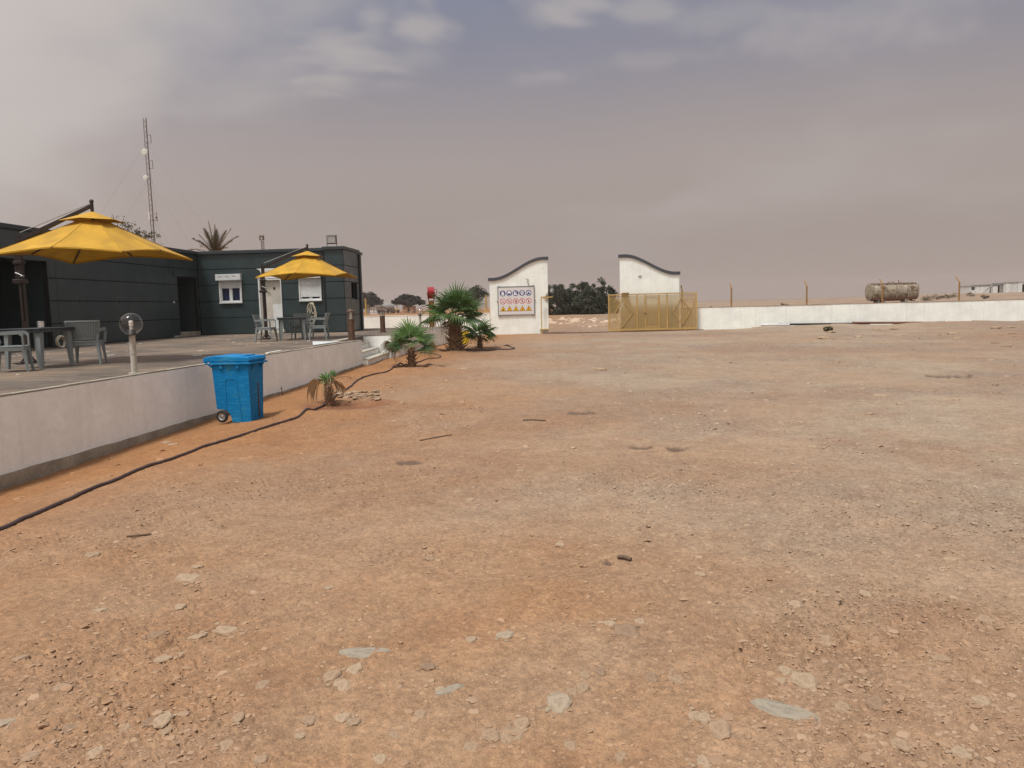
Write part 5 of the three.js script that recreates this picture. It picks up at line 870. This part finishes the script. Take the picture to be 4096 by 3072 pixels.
// ------------------------------------------------------------------ trees and plants farther off
function crownGeo(list, s0, s1, tones, seed) { // list of [x, y, z, radius, count]: clumps of small leaf faces
  const R = rng(seed), pos = [], col = [];
  for (const [cx, cy, cz, r, n, fl = 0.7] of list) {
    const tone = tones[Math.floor(R() * tones.length)], k0 = 0.75 + 0.5 * R();
    for (let i = 0; i < n; i++) {
      const u = R() * 2 - 1, a = R() * 6.283, q = Math.pow(R(), 0.45), w = Math.sqrt(1 - u * u);
      const x = cx + r * q * w * Math.cos(a), y = cy + r * fl * q * u, z = cz + r * q * w * Math.sin(a), s = s0 + (s1 - s0) * R(), k = k0 * (0.7 + 0.6 * R());
      const d1 = V(R() - 0.5, R() - 0.5, R() - 0.5).normalize().multiplyScalar(s), d2 = V(R() - 0.5, R() - 0.5, R() - 0.5).normalize().multiplyScalar(s * 0.6);
      pos.push(x - d1.x, y - d1.y, z - d1.z, x + d2.x, y + d2.y, z + d2.z, x + d1.x, y + d1.y, z + d1.z, x - d1.x, y - d1.y, z - d1.z, x + d1.x, y + d1.y, z + d1.z, x - d2.x, y - d2.y, z - d2.z);
      for (let j = 0; j < 6; j++) col.push(tone[0] * k, tone[1] * k, tone[2] * k);
    }
  }
  return triGeo(pos, null, col);
}
function tree(name, label, x, z, o, group) {
  const y = o.y ?? ground(x, z), t = thing(name, label, o.cat ?? 'tree', [x, y - 0.05, z], 0, group), R = rng(o.seed), limbs = [], clumps = [];
  const top = V(o.lean ?? 0, o.trunk, 0); limbs.push(rod([0, 0, 0], top.toArray(), o.r, o.r * 0.75, 8));
  for (let i = 0; i < o.n; i++) {
    const a = i * 2.4 + R(), q = Math.sqrt((i + 0.5) / o.n), cx = (o.lean ?? 0) + Math.cos(a) * q * o.w / 2, cz = Math.sin(a) * q * o.w / 2, h = o.trunk + (o.h - o.trunk) * (0.30 + 0.62 * (1 - q * q * (o.dome ?? 0.6)) * (0.75 + 0.35 * R())), r = o.clump * (0.7 + 0.6 * R());
    clumps.push([cx, h - r * 0.5, cz, r, o.leaves, o.flat ?? 0.6]); const m = [mix(top.x, cx, 0.45), mix(top.y, h, 0.35), cz * 0.45];
    limbs.push(rod(top.toArray(), m, o.r * 0.5, o.r * 0.32, 6), rod(m, [cx, h - r * 0.6, cz], o.r * 0.32, o.r * 0.10, 5));
  }
  part('trunk', limbs, M.barkGrey, t); part('crown', crownGeo(clumps, o.s0, o.s1, o.tones, o.seed + 1), M.foliage, t); return t;
}
const olive = [[0.040, 0.048, 0.028], [0.052, 0.058, 0.034], [0.032, 0.040, 0.024]], dusk = [[0.034, 0.031, 0.024], [0.042, 0.037, 0.028], [0.028, 0.026, 0.020]], sparse = [[0.085, 0.070, 0.045], [0.06, 0.055, 0.035]];
// dense bushes beyond the gate
function bush(label, x, z, w, h, seed, tones) {
  const t = thing('dense_shrub', label, 'shrub', [x, ground(x, z) - 0.05, z]), R = rng(seed), cl = [], limbs = [];
  for (let i = 0; i < 100; i++) { const a = R() * 6.283, q = Math.sqrt(R()), f = R(), env = Math.sqrt(Math.max(0.05, 1 - q * q * 0.85)), y = 0.15 + (h - 0.35) * env * f * (0.86 + 0.2 * R()), r = 0.26 + 0.30 * R(); cl.push([Math.cos(a) * q * w / 2, y, Math.sin(a) * q * w / 2, r, 120, 0.85]); if (i % 6 === 0) limbs.push(rod([0, 0, 0], [Math.cos(a) * q * w / 2, y, Math.sin(a) * q * w / 2], 0.06, 0.02, 5)); }
  part('stem', limbs, M.barkGrey, t); part('crown', crownGeo(cl, 0.05, 0.14, tones, seed + 1), M.foliage, t);
}
bush('dense dark shrub beyond the gate, next to the safety board pillar', -0.2, -89, 4.0, 4.2, 11, olive);
bush('dense dark shrub seen through the middle of the gate opening', 2.2, -90.5, 4.2, 4.5, 12, olive);
bush('dense dark shrub beyond the gate, half behind the yellow gate leaf', 4.9, -89.5, 4.0, 4.3, 13, olive);
bush('dark shrub standing behind the safety board pillar', -2.6, -91, 3.0, 2.6, 14, olive);
bush('low dark bush filling the gap under the middle of the shrubs', 3.4, -87.8, 3.6, 3.2, 15, olive);
tree('umbrella_tree', 'dark flat-topped tree beyond the wall behind the tallest palm', -11.9, -112, { h: 4.5, trunk: 1.5, w: 3.3, r: 0.16, n: 18, clump: 0.75, leaves: 150, s0: 0.07, s1: 0.18, tones: olive, seed: 31, dome: 0.7 });
tree('umbrella_tree', 'wide flat-topped tree far beyond the wall with a bare forked trunk', -35.2, -180, { y: 0.85, h: 4.6, trunk: 1.3, w: 6.6, r: 0.24, n: 40, clump: 0.80, leaves: 190, s0: 0.12, s1: 0.30, tones: dusk, seed: 41, dome: 0.75, flat: 0.6 });
tree('umbrella_tree', 'broad dark tree far off beside the corner of the dark building, above the white cabin', -51.5, -205, { y: 0.7, h: 6.4, trunk: 1.2, w: 8.0, r: 0.3, n: 56, clump: 1.2, leaves: 200, s0: 0.14, s1: 0.34, tones: dusk, seed: 51, dome: 0.95 });
tree('sparse_tree', 'thin leafless-looking tree top showing behind the near umbrella', -26.2, -45, { y: 0.2, h: 7.9, trunk: 4.2, w: 3.0, r: 0.12, n: 16, clump: 0.5, leaves: 40, s0: 0.04, s1: 0.10, tones: sparse, seed: 61 });
tree('sparse_tree', 'small sparse tree top showing over the roof beside the antenna mast', -24.6, -45, { y: 0.2, h: 7.0, trunk: 4.0, w: 2.4, r: 0.10, n: 16, clump: 0.45, leaves: 60, s0: 0.04, s1: 0.10, tones: sparse, seed: 71 });
{ // date palm behind the roof
  const t = thing('date_palm', 'ragged date palm crown rising behind the flat roof', 'palm', [-23.35, 0.2, -52]), R = rng(81); part('trunk', rod([0, 0, 0], [0, 5.45, 0], 0.22, 0.2, 12), M.bark, t);
  for (let i = 0; i < 26; i++) {
    const a = i * 2.4, el = mix(1.45, 0.12, i / 26) + (R() - 0.5) * 0.25, len = 2.0 + 0.6 * R(), pts = []; for (let k = 0; k <= 8; k++) { const f = k / 8, r = len * f; pts.push(V(Math.cos(a) * Math.cos(el) * r, 5.45 + Math.sin(el) * r - 0.42 * f * f * len * Math.cos(el), Math.sin(a) * Math.cos(el) * r)); }
    const cv = new THREE.CatmullRomCurve3(pts), pos = [], col = []; const tone = i % 4 === 0 ? [0.16, 0.12, 0.07] : [0.085, 0.085, 0.045];
    for (let k = 3; k < 46; k++) { const f = k / 46, p = cv.getPoint(f), d = cv.getTangent(f), sd = V().crossVectors(d, V(0, 1, 0)).normalize(); for (const s of [-1, 1]) { const l = 0.42 * Math.sin(Math.PI * Math.min(1, f * 0.75 + 0.22)) * (0.8 + 0.4 * R()), e = p.clone().addScaledVector(sd, s * l * 0.7).addScaledVector(d, l * 0.75).add(V(0, (R() - 0.4) * 0.2, 0)), w = d.clone().multiplyScalar(0.03); pos.push(p.x - w.x, p.y - w.y, p.z - w.z, p.x + w.x, p.y + w.y, p.z + w.z, e.x, e.y, e.z); const kk = 0.7 + 0.6 * R(); for (let j = 0; j < 3; j++) col.push(tone[0] * kk, tone[1] * kk, tone[2] * kk); } }
    const f = part('frond', triGeo(pos, null, col), M.foliage, t); part('rachis', new THREE.TubeGeometry(cv, 14, 0.02, 5), M.bark, f);
  }
}

// ------------------------------------------------------------------ mast, pole light, whip antenna
{
  const m = thing('antenna_mast', 'tall guyed lattice mast with white dishes behind the building', 'mast', [-39.87, 0.3, -75]); const w = 0.17, top = 20.6, legs = [], br = [];
  const P = [0, 1, 2].map((k) => [Math.cos(k * 2.094 + 0.4) * w, Math.sin(k * 2.094 + 0.4) * w]);
  for (let k = 0; k < 3; k++) { legs.push(rod([P[k][0], 0, P[k][1]], [P[k][0], top, P[k][1]], 0.030, 0.026, 6)); for (let y = 0; y < top - 0.5; y += 0.5) { const q = P[(k + 1) % 3], u = (Math.round(y / 0.5)) % 2; br.push(rod(u ? [P[k][0], y, P[k][1]] : [q[0], y, q[1]], u ? [q[0], y + 0.5, q[1]] : [P[k][0], y + 0.5, P[k][1]], 0.014, 0.014, 4)); } }
  part('tower', [...legs, ...br], M.barkGrey, m);
  for (const [y, r, dx] of [[17.3, 0.31, -0.12], [14.85, 0.24, -0.2]]) { const d = part('dish', lathe([[0.001, 0], [r * 0.6, 0.04], [r, 0.13], [r, 0.16], [r * 0.9, 0.17], [0.001, 0.17]], 26).rotateX(Math.PI / 2).translate(dx, y, 0.2), M.siteWhite, m); part('mount', rod([dx, y, 0.2], [0, y, 0], 0.03), M.galv, d); }
  for (const [y0, y1] of [[18.2, 18.95], [15.75, 16.5]]) part('standoff', [rod([w, y0, 0], [w + 0.28, y0, 0], 0.022, 0.022, 6), rod([w + 0.28, y0, 0], [w + 0.28, y1, 0], 0.03, 0.03, 6), rod([w + 0.28, y1, 0], [w, y1, 0], 0.022, 0.022, 6)], M.barkGrey, m);
  part('panel_antenna', box(-0.26, -0.12, 10.75, 11.5, 0.1, 0.22, 0.03), M.siteWhite, m); part('standoff', [rod([0, 10.75, 0], [0.55, 10.75, 0], 0.03, 0.03, 6), rod([0.5, 10.65, 0], [0.5, 11.5, 0], 0.03, 0.03, 6), box(0.36, 0.44, 10.9, 11.1, -0.05, 0.05), rod([0.2, 11.4, 0], [0.5, 11.4, 0], 0.02, 0.02, 6)], M.barkGrey, m);
  for (const [y, d] of [[18.3, 12], [14.9, 9], [11, 7]]) for (let k = 0; k < 3; k++) { const a = k * 2.094 + 0.15; part('guy_wire', rod([0, y, 0], [Math.cos(a) * d, 0, Math.sin(a) * d], 0.005, 0.005, 4), M.barkGrey, m); }
  const l = thing('lattice_light', 'short lattice light pole showing over the roof', 'pole', [-23.1, 0.3, -60]); const g = []; for (const [a, c] of [[-0.1, 0], [0.1, 0], [0, 0.16]]) g.push(rod([a, 0, c], [a, 7.0, c], 0.022, 0.022, 6)); for (let y = 0; y < 7; y += 0.25) g.push(rod([-0.1, y, 0], [0.1, y + 0.25, 0], 0.012, 0.012, 4), rod([0.1, y, 0], [0, y + 0.25, 0.16], 0.012, 0.012, 4)); part('tower', g, M.barkGrey, l);
  const hd = part('lamp_head', [box(-0.18, 0.14, 7.05, 7.12, -0.05, 0.2), box(-0.18, 0.14, 7.36, 7.42, -0.05, 0.2), box(-0.18, -0.10, 7.12, 7.36, -0.05, 0.2), box(0.07, 0.14, 7.12, 7.36, -0.05, 0.2), box(-0.1, 0.07, 7.12, 7.36, -0.05, 0.02)], M.barkGrey, l); part('glass', box(-0.10, 0.07, 7.12, 7.36, 0.12, 0.14), M.siteWhite, hd);
  const wa = thing('whip_antenna', 'thin whip antenna on the roof behind the near umbrella', 'antenna', [-16.2, 4.25, -21.6]); part('rod', rod([0, 0, 0], [0, 1.35, 0], 0.012, 0.006, 6), M.blackIron, wa); part('base', rod([0, 0, 0], [0, 0.12, 0], 0.04, 0.03, 10), M.blackIron, wa);
}

// ------------------------------------------------------------------ old tank, sheds and cabins in the desert
{
  const y = ground(40.6, -97), t = thing('storage_tank', 'derelict cylindrical tank with flaking paint and rust lying beyond the white wall', 'tank', [40.62, y, -97], 0.06), L = 2.82, R0 = 0.99, cy = 2.26 - y;
  const g = new THREE.CylinderGeometry(R0, R0, 2 * L, 48, 1, true); g.rotateZ(Math.PI / 2); g.translate(0, cy, 0); { const uv = g.attributes.uv; for (let i = 0; i < uv.count; i++) uv.setXY(i, uv.getX(i) * 2, uv.getY(i) * 1.6); } part('shell', g, M.tank, t);
  for (const s of [-1, 1]) { const e = lathe([[R0, 0], [R0 * 0.95, 0.035], [R0 * 0.7, 0.07], [0.001, 0.09]], 40); e.rotateZ(-s * Math.PI / 2); e.translate(s * L, cy, 0); part('end_cap', e, M.tank, t); part('band', new THREE.TorusGeometry(R0 + 0.012, 0.03, 8, 48).rotateY(Math.PI / 2).translate(s * (L - 0.03), cy, 0), M.tank, t); }
  for (const x of [-1.9, 0.6, 1.75]) part('band', new THREE.TorusGeometry(R0 + 0.006, 0.02, 6, 48).rotateY(Math.PI / 2).translate(x, cy, 0), M.tank, t);
  for (const [x, yy, w, h] of [[-0.5, 0.05, 0.36, 0.22], [0.35, 0.0, 0.30, 0.22], [0.95, 0.1, 0.42, 0.5]]) { const d = new THREE.CylinderGeometry(R0 + 0.012, R0 + 0.012, w, 16, 1, false, Math.PI / 2 - 0.0 - h / 2, h); d.rotateZ(Math.PI / 2); d.rotateX(-Math.asin(yy)); const q = d; q.translate(x, cy, 0); part('rust_patch', q, M.rust, t); }
  part('catwalk', [box(-2.78, 2.78, cy + R0 - 0.06, cy + R0 + 0.05, -0.32, 0.32), box(-0.5, 0.25, cy + R0 + 0.16, cy + R0 + 0.20, -0.2, 0.2), rod([-0.4, cy + R0, 0], [-0.4, cy + R0 + 0.17, 0], 0.03, 0.03, 6), rod([0.15, cy + R0, 0], [0.15, cy + R0 + 0.17, 0], 0.03, 0.03, 6)], M.rust, t); for (const s of [-1, 1]) { part('side_rail', [box(-2.8, 2.8, cy + 0.80, cy + 0.94, s * 0.50, s * 0.62), ...[-2.7, -1.3, 0.1, 1.5, 2.7].map((x) => box(x - 0.04, x + 0.04, cy - 0.7, cy + 0.80, s * 0.985, s * 1.03))], M.tank, t); part('skirt', box(-2.75, 2.75, cy - 0.92, cy - 0.70, s * 0.60, s * 0.74), M.rust, t); }
  part('vent_pipe', [rod([0.8, cy + R0, 0], [0.8, cy + R0 + 0.42, 0], 0.04, 0.04, 8), rod([0.8, cy + R0 + 0.05, 0], [1.15, cy + R0 + 0.12, 0], 0.03, 0.03, 6)], M.rust, t);
  part('saddle', [box(-1.95, -1.75, -0.1, cy - 0.75, -0.6, 0.6), box(-1.3, -1.1, -0.1, cy - 0.78, -0.6, 0.6)], M.siteGrey, t); part('saddle', [box(1.35, 1.5, -0.1, cy - 0.72, -0.6, 0.6), box(1.62, 1.75, -0.1, cy - 0.74, -0.6, 0.6)], M.siteWhite, t); part('underframe', [box(-2.5, 2.4, cy - R0 - 0.12, cy - R0 + 0.02, -0.3, 0.3), box(2.4, 2.7, cy - R0 - 0.2, cy - R0 - 0.12, -0.3, 0.3)], M.rust, t);
  // sheds on the rise
  const Z = -220; const pxX = (px) => { const d = ray(px, 290); return d.x / d.z * Z; }, pyY = (px, py) => { const d = ray(px, py); return EYE + d.y / d.z * Z; };
  const shed = (name, label, a, b, tp, bt, depth, m, doors, wins) => {
    const x0 = pxX(a), x1 = pxX(b), y1 = pyY((a + b) / 2, tp), y0 = pyY((a + b) / 2, bt), gy = Math.min(y0, ground((x0 + x1) / 2, Z)) - 0.4, s = thing(name, label, 'shed', [x0, 0, Z]); const w = x1 - x0;
    const op = [...doors.filter((d) => d[2] === null).map(([u, v, , h = 0.86]) => [u * w, v * w, gy - 1, gy + 0.3 + (y1 - gy - 0.3) * h]), ...wins.map(([u, v, c, d]) => [u * w, v * w, mix(y0, y1, c), mix(y0, y1, d)])];
    part('wall', [...cut(0.1, w - 0.1, gy, y1, op).map((r) => box(r[0], r[1], r[2], r[3], -0.1, 0)), box(0, 0.1, gy, y1, -depth, 0), box(w - 0.1, w, gy, y1, -depth, 0), box(0.1, w - 0.1, gy, y1, -depth, -depth + 0.1)], m, s); part('roof', box(-0.12, w + 0.12, y1, y1 + 0.12, -depth - 0.1, 0.15), M.siteGrey, s);
    for (const [u, v, mm, h = 0.86] of doors) if (mm) part('door', box(u * w, v * w, gy + 0.3, gy + 0.3 + (y1 - gy - 0.3) * h, 0.01, 0.06), mm, s);
    for (const [u, v, c, d] of wins) part('pane', box(u * w, v * w, mix(y0, y1, c), mix(y0, y1, d), -0.06, -0.05), M.glass, s);
  };
  shed('site_shed', 'grey shed with one dark window and white doors on the rise behind the wall', 969.3, 990, 285.9, 293.8, 5, M.siteMid, [[0.33, 0.48, M.siteWhite], [0.52, 0.95, M.siteWhite]], [[0.10, 0.26, 0.5, 0.9]]);
  shed('site_shed', 'white-fronted shed beside the collapsed awning on the rise', 991, 999.4, 285.6, 293.6, 5, M.siteGrey, [[0.03, 0.78, M.siteWhite, 0.95]], []);
  shed('site_shed', 'plain grey shed half hidden behind the white-fronted one', 994.5, 1003, 284.4, 292.8, 12, M.siteGrey, [], []);
  shed('site_shed', 'long grey shed with a single white door on the rise', 1002.6, 1017.4, 282.8, 291.6, 5, M.siteMid, [[0.24, 0.47, M.siteWhite, 0.9]], []);
  shed('site_shed', 'white shed with a dark doorway at the end of the row on the rise', 1017.6, 1030, 282.0, 291.3, 6, M.siteWhite, [[0.36, 0.75, null, 0.8]], []);
  const ax = pxX(981), ay = pyY(981, 292), aw = thing('collapsed_awning', 'collapsed sheet awning leaning between the sheds', 'awning', [ax, ay - 0.2, Z + 1.2]); const sp = []; for (let i = 0; i < 6; i++) sp.push(bar([0 + i * 0.32, 0 + i * 0.24, 0], [0.9 + i * 0.3, 0.9 + i * 0.24, -0.2], 0.3, 0.3, 0.03, 0.03)); part('sheet', sp, M.siteGrey, aw); part('prop', [rod([1.5, 0, 0], [2.4, 2.0, 0], 0.06, 0.06, 6), rod([2.4, 0, 0], [2.3, 2.1, 0], 0.06, 0.06, 6)], M.siteGrey, aw);
  // cabins and machines far left
  const Z2 = -200; const X2 = (px) => { const d = ray(px, 308); return d.x / d.z * Z2; }, Y2 = (px, py) => { const d = ray(px, py); return EYE + d.y / d.z * Z2; };
  const cab = (name, label, a, b, tp, bt, m, feats) => { const x0 = X2(a), x1 = X2(b), y1 = Y2(a, tp), y0 = Y2(a, bt) - 0.5, w = x1 - x0, s = thing(name, label, 'cabin', [x0, 0, Z2]); part('wall', [...cut(0.1, w - 0.1, y0, y1, feats.map(([u, v, c, d]) => [u * w, v * w, mix(y0, y1, c), mix(y0, y1, d)])).map((r) => box(r[0], r[1], r[2], r[3], -0.1, 0)), box(0, 0.1, y0, y1, -4, 0), box(w - 0.1, w, y0, y1, -4, 0), box(0.1, w - 0.1, y0, y1, -4, -3.9)], m, s); part('roof', box(-0.15, w + 0.15, y1, y1 + 0.12, -4.2, 0.3), M.siteGrey, s); for (const [u, v, c, d, mm] of feats) part(mm === M.glass ? 'pane' : 'door', box(u * w, v * w, mix(y0, y1, c), mix(y0, y1, d), -0.07, -0.05), mm, s); };
  cab('site_cabin', 'white cabin with small dark windows beyond the low wall', 374.8, 382.2, 305.6, 313.5, M.siteWhite, [[0.28, 0.42, 0.66, 0.80, M.glass], [0.5, 0.64, 0.66, 0.80, M.glass], [0.02, 0.16, 0.52, 0.62, M.glass]]);
  cab('site_cabin', 'smaller white cabin with a dark doorway next to the corner of the dark building', 369.8, 374.6, 307.3, 313.6, M.siteWhite, [[0.15, 0.40, 0.66, 0.85, M.glass], [0.72, 0.95, 0.25, 0.85, M.siteGrey]]);
  cab('site_cabin', 'grey end cabin squeezed against the corner of the dark building', 366.4, 369.6, 307.6, 313.9, M.siteGrey, [[0.3, 0.6, 0.6, 0.85, M.siteWhite]]);
  cab('mud_building', 'sand-coloured block building behind the flat-topped tree', 402.5, 413, 306.6, 312.6, M.sand, [[0.6, 0.72, 0.4, 0.7, M.rust]]);
  const mx = thing('mixer_truck', 'old concrete mixer truck with a grey drum far beyond the wall', 'truck', [X2(386), Y2(388, 313) - 0.1, Z2 + 6]);
  part('drum', lathe([[0.001, -1.5], [0.5, -1.4], [0.95, -0.5], [0.95, 0.2], [0.55, 1.2], [0.4, 1.4], [0.001, 1.4]], 24).rotateZ(Math.PI / 2 - 0.25).translate(1.9, 1.75, 0), M.siteGrey, mx); part('chassis', box(-0.8, 3.6, 0.45, 0.7, -0.6, 0.6), M.rust, mx); part('cab', [box(-1.0, 0.3, 0.6, 1.9, -0.8, 0.8, 0.1), box(-0.8, 0.15, 1.3, 1.8, 0.79, 0.82)], M.barkGrey, mx); for (const x of [-0.4, 1.9, 3.0]) part('wheel', rod([x, 0.4, 0.45], [x, 0.4, 0.8], 0.42, 0.42, 16), M.rubber, mx);
  const tr = thing('yellow_loader', 'yellow loader with an open cab far beyond the wall', 'loader', [X2(397.4), Y2(398, 313), Z2 + 5]); part('body', box(0, 1.5, 0.45, 1.1, -0.6, 0.6, 0.1), M.yellowSteel, tr); part('cab', [rod([0.1, 1.0, 0.5], [0.1, 2.0, 0.5], 0.05, 0.05, 6), rod([0.95, 1.0, 0.5], [0.95, 2.0, 0.5], 0.05, 0.05, 6), rod([0.1, 1.0, -0.5], [0.1, 2.0, -0.5], 0.05, 0.05, 6), rod([0.95, 1.0, -0.5], [0.95, 2.0, -0.5], 0.05, 0.05, 6), box(0, 1.05, 2.0, 2.08, -0.6, 0.6)], M.barkGrey, tr); for (const x of [0.25, 1.3]) part('wheel', rod([x, 0.4, 0.5], [x, 0.4, 0.85], 0.42, 0.42, 16), M.rubber, tr);
  const fe = thing('pipe_railing', 'low dark pipe railing in front of the far cabins', 'railing', [0, 0, -150]); const gy = 0.42; const p = []; for (let x = -44; x <= -22; x += 2.2) p.push(x); for (const x of p) part('post', rod([x, gy - 0.4, 0], [x, gy + 0.75, 0], 0.05, 0.05, 6), M.barkGrey, fe); part('rail', [rod([-44, gy + 0.72, 0], [-22, gy + 0.72, 0], 0.045, 0.045, 6)], M.barkGrey, fe);
}
{ // scrub beyond the wall
  const R = rng(91), S = (label, x, z, r, h, tones) => { const cl = []; for (let i = 0; i < 9; i++) cl.push([(R() - 0.5) * r * 1.4, 0.1 + R() * h * 0.7, (R() - 0.5) * r, r * 0.42, 46, 0.8]); const t = thing('desert_shrub', label, 'shrub', [x, ground(x, z) - 0.03, z], 0, 'dry shrubs beyond the white wall'); part('crown', crownGeo(cl, 0.03, 0.10, tones, 93 + Math.floor(x)), M.foliage, t); part('stem', [rod([0, 0, 0], [0.05, h * 0.5, 0], 0.03, 0.02, 5), rod([0, 0, 0], [-0.12, h * 0.5, 0.05], 0.03, 0.015, 5)], M.barkGrey, t); };
  const dry = [[0.16, 0.11, 0.075], [0.12, 0.09, 0.06], [0.10, 0.085, 0.05]];
  S('dry upright shrub above the white wall a little before the tank', 24, -84, 0.5, 0.6, dry); S('low spreading dry shrub above the white wall next to the gate', 12.4, -76, 0.7, 0.35, dry); S('thin dry shrub above the wall between the first two fence posts', 15.6, -80, 0.35, 0.7, dry);
  [[48, -104, 0.8, 0.7], [53, -112, 0.9, 0.8], [58, -120, 0.7, 0.6], [64, -130, 1.1, 0.9], [72, -140, 0.8, 0.8], [56, -105, 0.6, 0.5]].forEach((a) => S('dry brown shrub on the rise between the tank and the sheds', ...a, dry));
  const p = onGround(825, 331); S('low green-brown weed growing at the foot of the white wall by the pipes', p.x, p.z + 0.5, 0.2, 0.12, [[0.15, 0.14, 0.07], [0.17, 0.14, 0.08]]);
}
renderer.render(scene, camera);
